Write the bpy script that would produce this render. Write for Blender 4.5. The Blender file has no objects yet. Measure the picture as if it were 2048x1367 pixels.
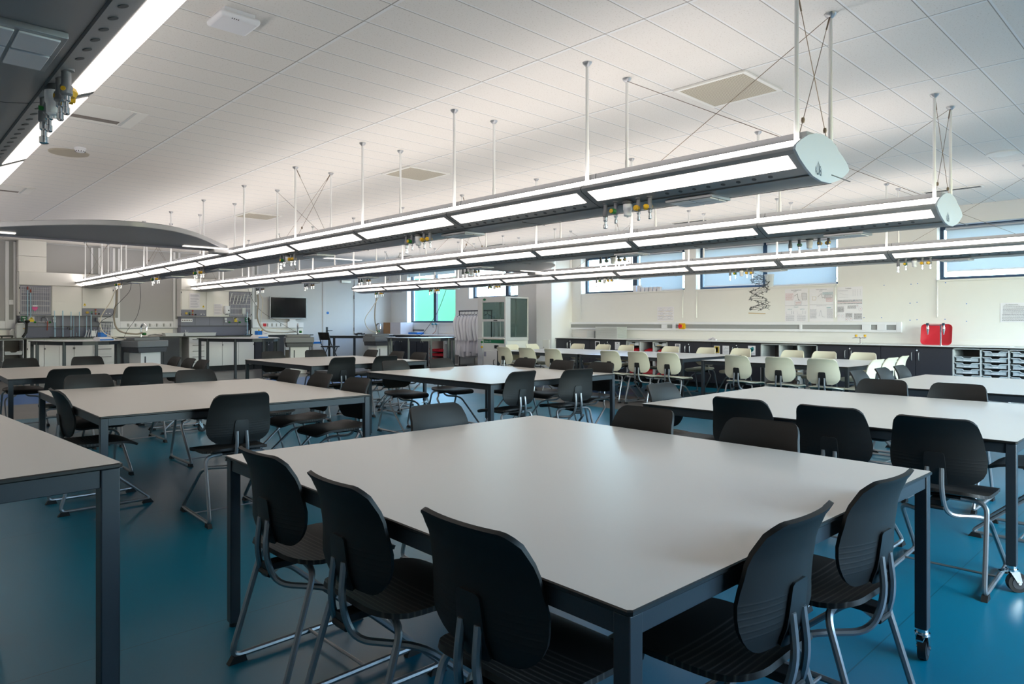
import bpy, math, random
from mathutils import Vector, Matrix
rnd = random.Random(7)
SC = bpy.context.scene
COL = SC.collection
PI = math.pi

# ------------------------------------------------------------------ camera geometry (measured from the photograph)
# Room axes: X runs towards the window wall, Y towards the wall with the screen, Z up; the camera stands over (0, 0).
F, HY, YAW, EYE = 1366.32, 644.683, math.radians(46.3896), 1.265
CZ = 3.095                      # ceiling height
sA, cA = math.sin(YAW), math.cos(YAW)
def ray(u, v):
    a, b = (u - 1024) / F, (HY - v) / F
    return a * sA + cA, -a * cA + sA, b
def YX(u, X):                   # where a plumb line seen at column u meets the plane X
    r = ray(u, HY); return r[1] * X / r[0]
def XY(u, Y):
    r = ray(u, HY); return r[0] * Y / r[1]
def ZX(u, v, X):
    r = ray(u, v); return EYE + r[2] * X / r[0]
def ZY(u, v, Y):
    r = ray(u, v); return EYE + r[2] * Y / r[1]

# ------------------------------------------------------------------ mesh helpers
class G:
    def __init__(s): s.v = []; s.f = []; s.m = []
    def add(s, vs, fs, mi=0):
        b = len(s.v); s.v += [tuple(p) for p in vs]
        for f in fs: s.f.append(tuple(i + b for i in f)); s.m.append(mi)
        return s
    def box(s, x0, x1, y0, y1, z0, z1, mi=0):
        return s.add([(x0,y0,z0),(x1,y0,z0),(x1,y1,z0),(x0,y1,z0),(x0,y0,z1),(x1,y0,z1),(x1,y1,z1),(x0,y1,z1)],
            [(0,3,2,1),(4,5,6,7),(0,1,5,4),(1,2,6,5),(2,3,7,6),(3,0,4,7)], mi)
    def quad(s, a, b, c, d, mi=0): return s.add([a,b,c,d], [(0,1,2,3)], mi)
    def cyl(s, p0, p1, r0, r1=None, n=12, mi=0, caps=True):
        r1 = r0 if r1 is None else r1
        p0, p1 = Vector(p0), Vector(p1); d = (p1 - p0).normalized()
        a = Vector((0,0,1)) if abs(d.z) < .9 else Vector((1,0,0))
        e1 = d.cross(a).normalized(); e2 = d.cross(e1)
        vs = []
        for p, r in ((p0, r0), (p1, r1)):
            for k in range(n):
                t = 2*PI*k/n; vs.append(p + (e1*math.cos(t) + e2*math.sin(t))*r)
        fs = [(k, (k+1) % n, n+(k+1) % n, n+k) for k in range(n)]
        if caps: fs += [tuple(range(n-1, -1, -1)), tuple(range(n, 2*n))]
        return s.add(vs, fs, mi)
    def lathe(s, prof, c=(0,0,0), n=16, mi=0, axis='z', sx=1, sy=1):
        vs = []; fs = []
        for r, h in prof:
            for k in range(n):
                t = 2*PI*k/n; x, y = r*math.cos(t)*sx, r*math.sin(t)*sy
                p = (x, y, h) if axis == 'z' else ((h, x, y) if axis == 'x' else (x, h, y))
                vs.append((c[0]+p[0], c[1]+p[1], c[2]+p[2]))
        for j in range(len(prof)-1):
            for k in range(n):
                fs.append((j*n+k, j*n+(k+1) % n, (j+1)*n+(k+1) % n, (j+1)*n+k))
        fs.append(tuple(range(n-1, -1, -1))); L = (len(prof)-1)*n; fs.append(tuple(range(L, L+n)))
        return s.add(vs, fs, mi)
    def tube(s, pts, r, n=8, mi=0, closed=False, fil=0, seg=5):
        if fil: pts = fillet(pts, fil, seg)
        P = [Vector(p) for p in pts]; m = len(P)
        vs = []; nrm = None
        for i in range(m):
            if closed: t = P[(i+1) % m] - P[i-1]
            else: t = P[min(i+1, m-1)] - P[max(i-1, 0)]
            t.normalize()
            if nrm is None:
                a = Vector((0,0,1)) if abs(t.z) < .9 else Vector((1,0,0)); nrm = t.cross(a).normalized()
            else:
                nrm = (nrm - t*nrm.dot(t)).normalized()
            b = t.cross(nrm)
            for k in range(n):
                q = 2*PI*k/n; vs.append(P[i] + (nrm*math.cos(q) + b*math.sin(q))*r)
        fs = []
        for i in range(m if closed else m-1):
            j = (i+1) % m
            for k in range(n): fs.append((i*n+k, i*n+(k+1) % n, j*n+(k+1) % n, j*n+k))
        if not closed: fs += [tuple(range(n-1, -1, -1)), tuple(range((m-1)*n, m*n))]
        return s.add(vs, fs, mi)
    def prism(s, poly, a, b, axis='y', mi=0, caps=None):
        n = len(poly); caps = mi if caps is None else caps
        def P(p, t):
            return (p[0], t, p[1]) if axis == 'y' else ((t, p[0], p[1]) if axis == 'x' else (p[0], p[1], t))
        vs = [P(p, a) for p in poly] + [P(p, b) for p in poly]
        s.add(vs, [(k, (k+1) % n, n+(k+1) % n, n+k) for k in range(n)], mi)
        o = len(s.v) - 2*n
        s.f += [tuple(o+k for k in range(n-1, -1, -1)), tuple(o+n+k for k in range(n))]; s.m += [caps, caps]
        return s
    def shell(s, fn, us, vs_, th, mi=0):
        nu, nv = len(us), len(vs_)
        P = [[Vector(fn(u, v)) for u in us] for v in vs_]
        A = []; B = []
        for j in range(nv):
            for i in range(nu):
                du = P[j][min(i+1, nu-1)] - P[j][max(i-1, 0)]
                dv = P[min(j+1, nv-1)][i] - P[max(j-1, 0)][i]
                nn = du.cross(dv)
                nn = nn.normalized() if nn.length > 1e-9 else Vector((0,0,1))
                A.append(P[j][i] + nn*th/2); B.append(P[j][i] - nn*th/2)
        N = nu*nv; fs = []
        for j in range(nv-1):
            for i in range(nu-1):
                a = j*nu+i; fs.append((a, a+1, a+nu+1, a+nu)); fs.append((N+a, N+a+nu, N+a+nu+1, N+a+1))
        for i in range(nu-1):
            fs.append((i, N+i, N+i+1, i+1)); a = (nv-1)*nu+i; fs.append((a, a+1, N+a+1, N+a))
        for j in range(nv-1):
            a = j*nu; fs.append((a, a+nu, N+a+nu, N+a)); a = j*nu+nu-1; fs.append((a, N+a, N+a+nu, a+nu))
        return s.add(A + B, fs, mi)
    def text(s, body, size, org, ex, ey, mi=0, align='LEFT', sx=1.0):
        c = bpy.data.curves.new('txt', 'FONT'); c.body = body; c.size = size; c.align_x = align; c.resolution_u = 2
        o = bpy.data.objects.new('txt', c); COL.objects.link(o)
        dg = bpy.context.evaluated_depsgraph_get(); ev = o.evaluated_get(dg); me = ev.to_mesh()
        ex, ey, org = Vector(ex), Vector(ey), Vector(org)
        s.add([org + ex*(p.co.x*sx) + ey*p.co.y for p in me.vertices], [tuple(p.vertices) for p in me.polygons], mi)
        ev.to_mesh_clear(); bpy.data.objects.remove(o); bpy.data.curves.remove(c)
        return s

def fillet(pts, r, seg=5):
    P = [Vector(p) for p in pts]; out = [P[0]]
    for i in range(1, len(P)-1):
        rr = r[i-1] if isinstance(r, (list, tuple)) else r
        a, b = P[i-1]-P[i], P[i+1]-P[i]
        d = min(rr, a.length*.48, b.length*.48)
        if d < 1e-4: out.append(P[i]); continue
        p0, p1 = P[i]+a.normalized()*d, P[i]+b.normalized()*d
        for k in range(seg+1):
            t = k/seg; out.append(p0*(1-t)**2 + P[i]*(2*t*(1-t)) + p1*t*t)
    out.append(P[-1]); return out

ORG = {}
def obj(name, g, mats, parent=None, smooth=True, bevel=0.0, ang=35):
    me = bpy.data.meshes.new(name)
    vs = g.v
    if parent is not None:
        o0 = ORG.get(parent.name)
        if o0: vs = [(a-o0[0], b-o0[1], c-o0[2]) for a, b, c in vs]
        loc = None
    else:
        x = [p[0] for p in vs]; y = [p[1] for p in vs]; z = [p[2] for p in vs]
        loc = ((min(x)+max(x))/2, (min(y)+max(y))/2, min(z))
        vs = [(a-loc[0], b-loc[1], c-loc[2]) for a, b, c in vs]
    me.from_pydata(vs, [], g.f)
    if not isinstance(mats, (list, tuple)): mats = [mats]
    for m in mats: me.materials.append(m)
    if len(mats) > 1:
        for p, mi in zip(me.polygons, g.m): p.material_index = mi
    me.validate(); me.update()
    if smooth:
        for p in me.polygons: p.use_smooth = True
        try: me.set_sharp_from_angle(angle=math.radians(ang))
        except Exception: pass
    o = bpy.data.objects.new(name, me); COL.objects.link(o)
    if parent is not None:
        o.parent = parent
        if parent.name in ORG: ORG[o.name] = ORG[parent.name]
    else: o.location = loc; ORG[o.name] = loc
    if bevel:
        b = o.modifiers.new('edge', 'BEVEL'); b.width = bevel; b.segments = 2; b.limit_method = 'ANGLE'; b.angle_limit = math.radians(50)
    return o
def tag(o, label, cat, group=None, kind=None):
    if kind: o['kind'] = kind
    if label: o['label'] = label
    if cat: o['category'] = cat
    if group: o['group'] = group
    return o
def thing(name, label, cat, loc=(0,0,0), rz=0, group=None, world=False):
    o = bpy.data.objects.new(name, None); COL.objects.link(o)
    o.empty_display_size = .1; o.location = loc; o.rotation_euler = (0, 0, rz)
    tag(o, label, cat, group)
    if world: ORG[o.name] = tuple(loc)      # its parts are written in room coordinates
    return o
def struct(name, g, m, parent=None, **k):
    o = obj(name, g, m, parent, **k)
    if parent is None: o['kind'] = 'structure'
    return o
def dup(root, loc, rz, label, group=None):
    r = root.copy(); COL.objects.link(r); r.location = loc; r.rotation_euler = (0, 0, rz)
    r['label'] = label
    if group: r['group'] = group
    def rec(a, b):
        for ch in list(a.children):
            c = ch.copy(); COL.objects.link(c); c.parent = b; rec(ch, c)
    rec(root, r)
    return r

# ------------------------------------------------------------------ materials
def lin(c): return tuple(((x/255)/12.92 if x/255 <= .04045 else ((x/255+.055)/1.055)**2.4) for x in c)
def mat(name, rgb, rough=.5, metal=0., spec=.5, var=0., vscale=8., bump=0., bscale=60., em=None, ems=0., trans=0., alpha=None, coat=0.):
    m = bpy.data.materials.new(name); m.use_nodes = True
    nt = m.node_tree; N, L = nt.nodes, nt.links
    b = N['Principled BSDF']; c = lin(rgb) + (1,)
    b.inputs['Base Color'].default_value = c; b.inputs['Roughness'].default_value = rough
    b.inputs['Metallic'].default_value = metal; b.inputs['Specular IOR Level'].default_value = spec
    b.inputs['Coat Weight'].default_value = coat
    tc = N.new('ShaderNodeTexCoord')
    if var:
        n = N.new('ShaderNodeTexNoise'); n.inputs['Scale'].default_value = vscale; n.inputs['Detail'].default_value = 4
        L.new(tc.outputs['Object'], n.inputs['Vector'])
        mx = N.new('ShaderNodeMix'); mx.data_type = 'RGBA'
        mx.inputs['A'].default_value = tuple(x*(1-var) for x in c[:3]) + (1,); mx.inputs['B'].default_value = tuple(min(1, x*(1+var)) for x in c[:3]) + (1,)
        L.new(n.outputs['Fac'], mx.inputs['Factor']); L.new(mx.outputs['Result'], b.inputs['Base Color'])
    if bump:
        n = N.new('ShaderNodeTexNoise'); n.inputs['Scale'].default_value = bscale; n.inputs['Detail'].default_value = 3
        L.new(tc.outputs['Object'], n.inputs['Vector'])
        bp = N.new('ShaderNodeBump'); bp.inputs['Strength'].default_value = bump; bp.inputs['Distance'].default_value = .002
        L.new(n.outputs['Fac'], bp.inputs['Height']); L.new(bp.outputs['Normal'], b.inputs['Normal'])
    if em is not None:
        b.inputs['Emission Color'].default_value = lin(em) + (1,); b.inputs['Emission Strength'].default_value = ems
    if trans: b.inputs['Transmission Weight'].default_value = trans; b.inputs['IOR'].default_value = 1.3
    return m
def nodes(m): return m.node_tree.nodes, m.node_tree.links, m.node_tree.nodes['Principled BSDF']
def math_n(N, L, op, a, b=None):
    n = N.new('ShaderNodeMath'); n.operation = op
    for i, x in enumerate((a, b)):
        if x is None: continue
        if isinstance(x, (int, float)): n.inputs[i].default_value = x
        else: L.new(x, n.inputs[i])
    return n.outputs[0]

M = {}
M['wall'] = mat('wall_paint', (226,225,222), .75, var=.015, bump=.08, bscale=180)
M['wall_grey'] = mat('wall_paint_grey', (198,200,205), .7, var=.02, bump=.06, bscale=160)
M['pillar'] = mat('pillar_paint', (232,233,235), .7, bump=.05)
M['board'] = mat('board_grey', (170,170,172), .5, var=.02, vscale=2)
M['white'] = mat('white_laminate', (228,227,223), .4, var=.015, vscale=3)
M['white_plastic'] = mat('white_plastic', (226,227,232), .4)
M['black_panel'] = mat('anthracite_laminate', (44,45,54), .45, var=.06, vscale=20)
M['kick'] = mat('plinth_black', (18,19,22), .6)
M['grey_panel'] = mat('grey_console', (122,124,140), .45, var=.02)
M['grey_infill'] = mat('trunking_infill', (150,152,152), .5)
M['shelf_grey'] = mat('shelf_board', (196,198,200), .5)
M['interior'] = mat('cabinet_interior', (120,112,108), .6)
M['slate'] = mat('slate_powder_coat', (40,47,54), .42, spec=.5, bump=.05, bscale=400)
M['black'] = mat('black_rubber', (14,14,15), .6)
M['edge'] = mat('laminate_edge', (22,20,19), .4)
M['steel'] = mat('grey_tube_steel', (150,153,157), .33, metal=.75)
M['chrome'] = mat('chrome', (215,217,220), .12, metal=1.)
M['alu'] = mat('aluminium', (176,178,182), .32, metal=.8)
M['boom'] = mat('wing_silver', (150,151,154), .38, metal=.35, var=.01)
M['boom_dark'] = mat('wing_seam', (70,72,76), .5)
M['cap'] = mat('wing_end_cap', (176,184,196), .45)
M['rod'] = mat('white_rod', (222,223,225), .35)
M['wire'] = mat('steel_wire', (120,105,92), .4, metal=.6)
M['yellow'] = mat('yellow_knob', (214,168,30), .4)
M['green'] = mat('green_knob', (20,110,40), .4)
M['red'] = mat('red_plastic', (196,26,44), .4, var=.04, vscale=4)
M['blue'] = mat('blue_plastic', (20,110,196), .35)
M['nozzle'] = mat('nozzle_grey', (120,122,128), .4, metal=.2)
M['paper'] = mat('paper', (228,226,232), .8)
M['ink'] = mat('ink', (60,60,74), .8)
M['ink_pale'] = mat('ink_pale', (165,165,180), .8)
M['ink_red'] = mat('ink_red', (205,130,135), .8)
M['ink_teal'] = mat('ink_teal', (60,150,165), .8)
M['sign_green'] = mat('sign_green', (10,110,75), .5)
M['sign_yellow'] = mat('sign_yellow', (230,200,20), .5)
M['screen'] = mat('screen_black', (8,8,10), .12, spec=.6)
M['frame_blue'] = mat('window_frame_blue', (22,50,74), .35, var=.04)
M['cream'] = mat('cream_hose', (214,206,188), .5)
M['hose'] = mat('grey_hose', (150,140,125), .5)
M['cable'] = mat('cable_dark', (60,60,64), .6)
M['cardboard'] = mat('cardboard', (150,112,78), .8, var=.06, vscale=14)
M['cardpale'] = mat('carton_pale', (196,192,196), .7, var=.04, vscale=10)
M['coat'] = mat('coat_cotton', (222,221,228), .85, var=.04, vscale=12, bump=.25, bscale=22)
M['sink'] = mat('sink_grey', (118,121,124), .45)
M['diffuser'] = mat('perforated_metal', (176,168,152), .6)
M['pink'] = mat('pink_card', (214,90,150), .6)
M['teal_print'] = mat('teal_print', (30,130,140), .6)
M['gold_print'] = mat('gold_print', (196,166,70), .6)
M['tan'] = mat('tan_wood', (176,150,110), .6)
M['rubber_red'] = mat('red_rubber', (150,62,42), .6)
M['gunmetal'] = mat('gunmetal', (52,54,60), .4)
M['ivory'] = mat('ivory_shell', (214,208,186), .5)
M['navy'] = mat('navy_plastic', (40,50,90), .5)

# table laminate with a faint brushed mottling
m = M['top'] = mat('pale_laminate', (204,197,189), .33, var=.02, vscale=1.6, bump=.03, bscale=220)
m = M['top_white'] = mat('white_table_laminate', (226,226,228), .33, var=.012, vscale=2)

# black chair shell: fine ribs across the lower back and the rear of the seat
def ribbed(name, rgb, rough, axis, lo, hi, pitch, spec=.4, light=None):
    m = mat(name, rgb, rough, spec=spec); N, L, b = nodes(m)
    tc = N.new('ShaderNodeTexCoord'); sp = N.new('ShaderNodeSeparateXYZ'); L.new(tc.outputs['Object'], sp.inputs[0])
    c = sp.outputs[axis]
    w = math_n(N, L, 'SINE', math_n(N, L, 'MULTIPLY', c, 2*PI/pitch))
    w = math_n(N, L, 'POWER', math_n(N, L, 'ADD', math_n(N, L, 'MULTIPLY', w, .5), .5), 5.)
    k = math_n(N, L, 'MULTIPLY', math_n(N, L, 'GREATER_THAN', c, lo), math_n(N, L, 'LESS_THAN', c, hi))
    w = math_n(N, L, 'MULTIPLY', w, k)
    nz = N.new('ShaderNodeTexNoise'); nz.inputs['Scale'].default_value = 350; L.new(tc.outputs['Object'], nz.inputs['Vector'])
    hgt = math_n(N, L, 'ADD', w, math_n(N, L, 'MULTIPLY', nz.outputs['Fac'], .12))
    bp = N.new('ShaderNodeBump'); bp.inputs['Strength'].default_value = .22; bp.inputs['Distance'].default_value = .0015
    L.new(hgt, bp.inputs['Height']); L.new(bp.outputs['Normal'], b.inputs['Normal'])
    if light:
        mx = N.new('ShaderNodeMix'); mx.data_type = 'RGBA'; mx.inputs['A'].default_value = lin(rgb) + (1,); mx.inputs['B'].default_value = lin(light) + (1,)
        L.new(w, mx.inputs['Factor']); L.new(mx.outputs['Result'], b.inputs['Base Color'])
    return m
M['chair'] = ribbed('black_shell_back', (23,22,22), .55, 2, .535, .635, .0155)
M['chair_seat'] = ribbed('black_shell_seat', (23,22,22), .55, 1, -.20, .02, .021, light=(70,66,62))  # lighter rib crests: highlights on the ribs painted into the colour
M['plate'] = mat('black_back_plate', (24,24,25), .45)
M['ivory_back'] = ribbed('ivory_shell_back', (214,208,186), .5, 2, .535, .635, .0155)
M['ivory_seat'] = ribbed('ivory_shell_seat', (206,202,184), .5, 1, -.20, .02, .021)

# floor sheet
def floor_mat(name, rgb, rough=.32):
    m = mat(name, rgb, rough, spec=.5); N, L, b = nodes(m)
    tc = N.new('ShaderNodeTexCoord')
    n1 = N.new('ShaderNodeTexNoise'); n1.inputs['Scale'].default_value = 1.1; n1.inputs['Detail'].default_value = 6; L.new(tc.outputs['Object'], n1.inputs['Vector'])
    n2 = N.new('ShaderNodeTexNoise'); n2.inputs['Scale'].default_value = 260; n2.inputs['Detail'].default_value = 2; L.new(tc.outputs['Object'], n2.inputs['Vector'])
    c = lin(rgb)
    mx = N.new('ShaderNodeMix'); mx.data_type = 'RGBA'
    mx.inputs['A'].default_value = tuple(x*.86 for x in c)+(1,); mx.inputs['B'].default_value = tuple(min(1, x*1.12) for x in c)+(1,)
    f = math_n(N, L, 'ADD', math_n(N, L, 'MULTIPLY', n1.outputs['Fac'], .6), math_n(N, L, 'MULTIPLY', n2.outputs['Fac'], .4))
    L.new(f, mx.inputs['Factor'])
    # welded seams of the sheet, two metres apart
    sp = N.new('ShaderNodeSeparateXYZ'); L.new(tc.outputs['Object'], sp.inputs[0])
    d = math_n(N, L, 'ABSOLUTE', math_n(N, L, 'SUBTRACT', math_n(N, L, 'FRACT', math_n(N, L, 'MULTIPLY', math_n(N, L, 'ADD', sp.outputs[1], SEAM), .5)), .5))
    sm = math_n(N, L, 'LESS_THAN', d, .0013)
    mz = N.new('ShaderNodeMix'); mz.data_type = 'RGBA'; mz.inputs['B'].default_value = tuple(x*.45 for x in c)+(1,)
    L.new(mx.outputs['Result'], mz.inputs['A']); L.new(math_n(N, L, 'MULTIPLY', sm, .8), mz.inputs['Factor']); L.new(mz.outputs['Result'], b.inputs['Base Color'])
    r = math_n(N, L, 'ADD', math_n(N, L, 'MULTIPLY', n1.outputs['Fac'], .14), rough-.07); L.new(r, b.inputs['Roughness'])
    bp = N.new('ShaderNodeBump'); bp.inputs['Strength'].default_value = .10; bp.inputs['Distance'].default_value = .001
    L.new(n2.outputs['Fac'], bp.inputs['Height']); L.new(bp.outputs['Normal'], b.inputs['Normal'])
    return m
SEAM = 0.05
M['floor_teal'] = floor_mat('floor_teal', (0,104,132))
M['floor_grey'] = floor_mat('floor_grey', (112,108,106))
M['floor_blue'] = floor_mat('floor_blue', (46,96,160))

# ceiling: 300 x 1200 tiles in a white grid, pitted mineral fibre
GX0, GPX, GY0, GPY = 2.2242, 1.2068, .9377, .29745
m = M['ceil'] = mat('mineral_tile', (222,219,215), .85); N, L, b = nodes(m)
tc = N.new('ShaderNodeTexCoord'); sp = N.new('ShaderNodeSeparateXYZ'); L.new(tc.outputs['Object'], sp.inputs[0])
def gridline(c, o, p, w):
    fr = math_n(N, L, 'FRACT', math_n(N, L, 'DIVIDE', math_n(N, L, 'SUBTRACT', c, o - p*200.5), p))
    return math_n(N, L, 'LESS_THAN', math_n(N, L, 'ABSOLUTE', math_n(N, L, 'SUBTRACT', fr, .5)), w/p/2)
gx = gridline(sp.outputs[0], GX0, GPX, .022); gy = gridline(sp.outputs[1], GY0, GPY, .014)
gxs = gridline(sp.outputs[0], GX0 - .014, GPX, .008); gys = gridline(sp.outputs[1], GY0 + .009, GPY, .006)  # dark line beside each bar: its shadow painted into the tile colour
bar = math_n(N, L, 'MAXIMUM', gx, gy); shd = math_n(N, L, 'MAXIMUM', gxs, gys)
vo = N.new('ShaderNodeTexNoise'); vo.inputs['Scale'].default_value = 95; vo.inputs['Detail'].default_value = 3; L.new(tc.outputs['Object'], vo.inputs['Vector'])
pit = math_n(N, L, 'MULTIPLY', math_n(N, L, 'GREATER_THAN', vo.outputs['Fac'], .63), math_n(N, L, 'SUBTRACT', 1., bar))
c1 = N.new('ShaderNodeMix'); c1.data_type = 'RGBA'; c1.inputs['A'].default_value = lin((224,221,217))+(1,); c1.inputs['B'].default_value = lin((190,184,176))+(1,)
L.new(math_n(N, L, 'MULTIPLY', pit, .55), c1.inputs['Factor'])
c2 = N.new('ShaderNodeMix'); c2.data_type = 'RGBA'; c2.inputs['B'].default_value = lin((228,229,230))+(1,)
L.new(c1.outputs['Result'], c2.inputs['A']); L.new(bar, c2.inputs['Factor'])
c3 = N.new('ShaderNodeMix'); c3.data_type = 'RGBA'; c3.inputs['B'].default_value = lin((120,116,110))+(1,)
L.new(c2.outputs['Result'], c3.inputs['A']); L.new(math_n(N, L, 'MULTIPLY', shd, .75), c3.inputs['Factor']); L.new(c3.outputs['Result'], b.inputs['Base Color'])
bp = N.new('ShaderNodeBump'); bp.inputs['Strength'].default_value = .35; bp.inputs['Distance'].default_value = .003
L.new(math_n(N, L, 'SUBTRACT', bar, math_n(N, L, 'MULTIPLY', pit, .5)), bp.inputs['Height']); L.new(bp.outputs['Normal'], b.inputs['Normal'])

# lamps, glass, blinds
def emis(name, rgb, s):
    m = bpy.data.materials.new(name); m.use_nodes = True; nt = m.node_tree; nt.nodes.clear()
    e = nt.nodes.new('ShaderNodeEmission'); e.inputs[0].default_value = lin(rgb)+(1,); e.inputs[1].default_value = s
    o = nt.nodes.new('ShaderNodeOutputMaterial'); nt.links.new(e.outputs[0], o.inputs[0]); return m
LAMP_LOW, LAMP_UP = 2.0, 8.5
M['lamp_low'] = emis('lamp_diffuser', (255,244,235), LAMP_LOW)
M['lamp_up'] = emis('lamp_uplight', (255,246,239), LAMP_UP)
M['lamp_ceiling'] = emis('ceiling_lamp', (255,246,236), 2.0)
def glass(name, tint=(235,245,245), rough=0.):
    m = bpy.data.materials.new(name); m.use_nodes = True; nt = m.node_tree; nt.nodes.clear()
    t = nt.nodes.new('ShaderNodeBsdfTransparent'); t.inputs[0].default_value = lin(tint)+(1,)
    g = nt.nodes.new('ShaderNodeBsdfGlossy'); g.inputs['Roughness'].default_value = rough
    x = nt.nodes.new('ShaderNodeMixShader'); x.inputs[0].default_value = .05; o = nt.nodes.new('ShaderNodeOutputMaterial')
    nt.links.new(t.outputs[0], x.inputs[1]); nt.links.new(g.outputs[0], x.inputs[2]); nt.links.new(x.outputs[0], o.inputs[0]); return m
M['glass'] = glass('window_glass')
M['glass_hood'] = glass('hood_glass', (214,226,224))
def sheer(name, rgb, amt):
    m = bpy.data.materials.new(name); m.use_nodes = True; nt = m.node_tree; nt.nodes.clear()
    d = nt.nodes.new('ShaderNodeBsdfDiffuse'); t = nt.nodes.new('ShaderNodeBsdfTranslucent')
    tc = nt.nodes.new('ShaderNodeTexCoord'); nz = nt.nodes.new('ShaderNodeTexNoise'); nz.inputs['Scale'].default_value = 130
    nt.links.new(tc.outputs['Object'], nz.inputs['Vector'])
    mx = nt.nodes.new('ShaderNodeMix'); mx.data_type = 'RGBA'; c = lin(rgb)
    mx.inputs['A'].default_value = tuple(x*.92 for x in c)+(1,); mx.inputs['B'].default_value = tuple(min(1, x*1.05) for x in c)+(1,)
    nt.links.new(nz.outputs['Fac'], mx.inputs['Factor'])
    for q in (d, t): nt.links.new(mx.outputs['Result'], q.inputs[0])
    x = nt.nodes.new('ShaderNodeMixShader'); x.inputs[0].default_value = amt; o = nt.nodes.new('ShaderNodeOutputMaterial')
    nt.links.new(d.outputs[0], x.inputs[1]); nt.links.new(t.outputs[0], x.inputs[2]); nt.links.new(x.outputs[0], o.inputs[0]); return m
M['blind'] = sheer('roller_blind_fabric', (214,220,222), .45)
M['tray_clear'] = mat('clear_tray', (190,196,202), .25, spec=.5, var=.03)
M['clear'] = sheer('frosted_plastic', (225,228,228), .3)
m = M['grass'] = mat('grass', (48,104,68), .9, var=.25, vscale=22, bump=.8, bscale=40)
SKY, EXPO = 3.0, 0.2
# ------------------------------------------------------------------ the room
XW, YW, XN, YN = 12.44, 18.75, -2.4, -2.4       # window wall, screen wall, and the two walls behind the camera
def region(x, y):
    if y > 14.9: return 1
    if 12.85 < y: return 2 if x < 10.1 else 1
    if 10.9 < y: return 1 if x < 9.6 else (2 if x < 10.1 else 0)
    if 8.0 < x < 9.6 and y > 5.2: return 1
    if 9.6 < x < 10.1 and y > 7.3: return 2
    return 0
xs = [XN, 8.0, 9.6, 10.1, XW]; ys = [YN, 5.2, 7.3, 10.9, 12.85, 14.9, YW]
g = G()
for i in range(len(xs)-1):
    for j in range(len(ys)-1):
        g.quad((xs[i],ys[j],0), (xs[i+1],ys[j],0), (xs[i+1],ys[j+1],0), (xs[i],ys[j+1],0), region((xs[i]+xs[i+1])/2, (ys[j]+ys[j+1])/2))
me = bpy.data.meshes.new('floor'); me.from_pydata(g.v, [], g.f)
for k in ('floor_teal', 'floor_grey', 'floor_blue'): me.materials.append(M[k])
for p, mi in zip(me.polygons, g.m): p.material_index = mi
o = bpy.data.objects.new('floor', me); COL.objects.link(o); o['kind'] = 'structure'
me = bpy.data.meshes.new('ceiling'); me.from_pydata([(XN,YN,CZ),(XN,YW,CZ),(XW,YW,CZ),(XW,YN,CZ)], [], [(0,1,2,3)]); me.materials.append(M['ceil'])
o = bpy.data.objects.new('ceiling', me); COL.objects.link(o); o['kind'] = 'structure'

def pierced(axis, at, depth, lo, hi, holes, m, name):
    """A wall with rectangular openings, as one mesh. holes: (a0, a1, z0, z1)."""
    g = G(); a = lo
    def bx(a0, a1, z0, z1):
        if a1-a0 < 1e-4 or z1-z0 < 1e-4: return
        if axis == 'x': g.box(at, at+depth, a0, a1, z0, z1)
        else: g.box(a0, a1, at, at+depth, z0, z1)
    for h in sorted(holes):
        bx(a, h[0], 0, CZ); bx(h[0], h[1], 0, h[2]); bx(h[0], h[1], h[3], CZ); a = h[1]
    bx(a, hi, 0, CZ)
    return struct(name, g, m, smooth=False)
W4, W3, W2, W1, W0 = (0.35,3.22,1.94,2.81), (4.75,7.57,1.94,2.81), (7.84,10.67,1.94,2.81), (12.84,14.82,1.94,2.80), (15.43,17.85,1.26,2.86)
pierced('x', XW, .30, YN, YW+.3, [W4, W3, W2, W1, W0], M['wall'], 'wall_window_side')
DOORX = (10.02, 11.18)
pierced('y', YW, .20, XN, XW, [(DOORX[0], DOORX[1], 0, 2.66)], M['wall_grey'], 'wall_screen_side')
WN = [(2.2,5.2,.9,2.8), (5.8,8.8,.9,2.8), (9.2,11.9,.9,2.8)]
pierced('y', YN-.3, .30, XN, XW+.3, WN, M['wall'], 'wall_near')
pierced('x', XN-.2, .20, YN-.3, YW+.2, [], M['wall'], 'wall_far_side')

def window(name, h, mull, wallx=XW, tr=None, axis='x'):
    """Dark blue frame set back in the opening, panes and a white sill."""
    a0, a1, z0, z1 = h; fx = wallx+.17
    P = (lambda x0,x1,y0,y1,zz0,zz1: (x0,x1,y0,y1,zz0,zz1)) if axis == 'x' else (lambda x0,x1,y0,y1,zz0,zz1: (y0,y1,-x1,-x0,zz0,zz1))
    g = G(); w = .055
    g.box(*P(fx,fx+.07,a0,a1,z0,z0+w)); g.box(*P(fx,fx+.07,a0,a1,z1-w,z1)); g.box(*P(fx,fx+.07,a0,a0+w,z0+w,z1-w)); g.box(*P(fx,fx+.07,a1-w,a1,z0+w,z1-w))
    for q in mull: g.box(*P(fx-.01,fx+.07,q-.06,q+.06,z0+w,z1-w))
    if tr: g.box(*P(fx,fx+.07,a0+w,a1-w,tr-.03,tr+.03))
    root = struct(name, g, M['frame_blue'], smooth=False, bevel=.004)
    lx, ly, lz = ORG[root.name]
    gg = G(); gg.box(*P(fx+.03,fx+.036,a0+w,a1-w,z0+w,z1-w)); struct('pane', gg, M['glass'], root, smooth=False)
    gs = G(); gs.box(*P(wallx-.018,wallx+.17,a0-.0,a1+.0,z0-.022,z0+.006)); struct('sill', gs, M['white'], root, smooth=False)
    return root
window('window_1', W1, [13.42]); window('window_2', W2, [9.22]); window('window_3', W3, [6.16]); window('window_4', W4, [1.8])
window('window_5', W0, [16.62], tr=None)
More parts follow.
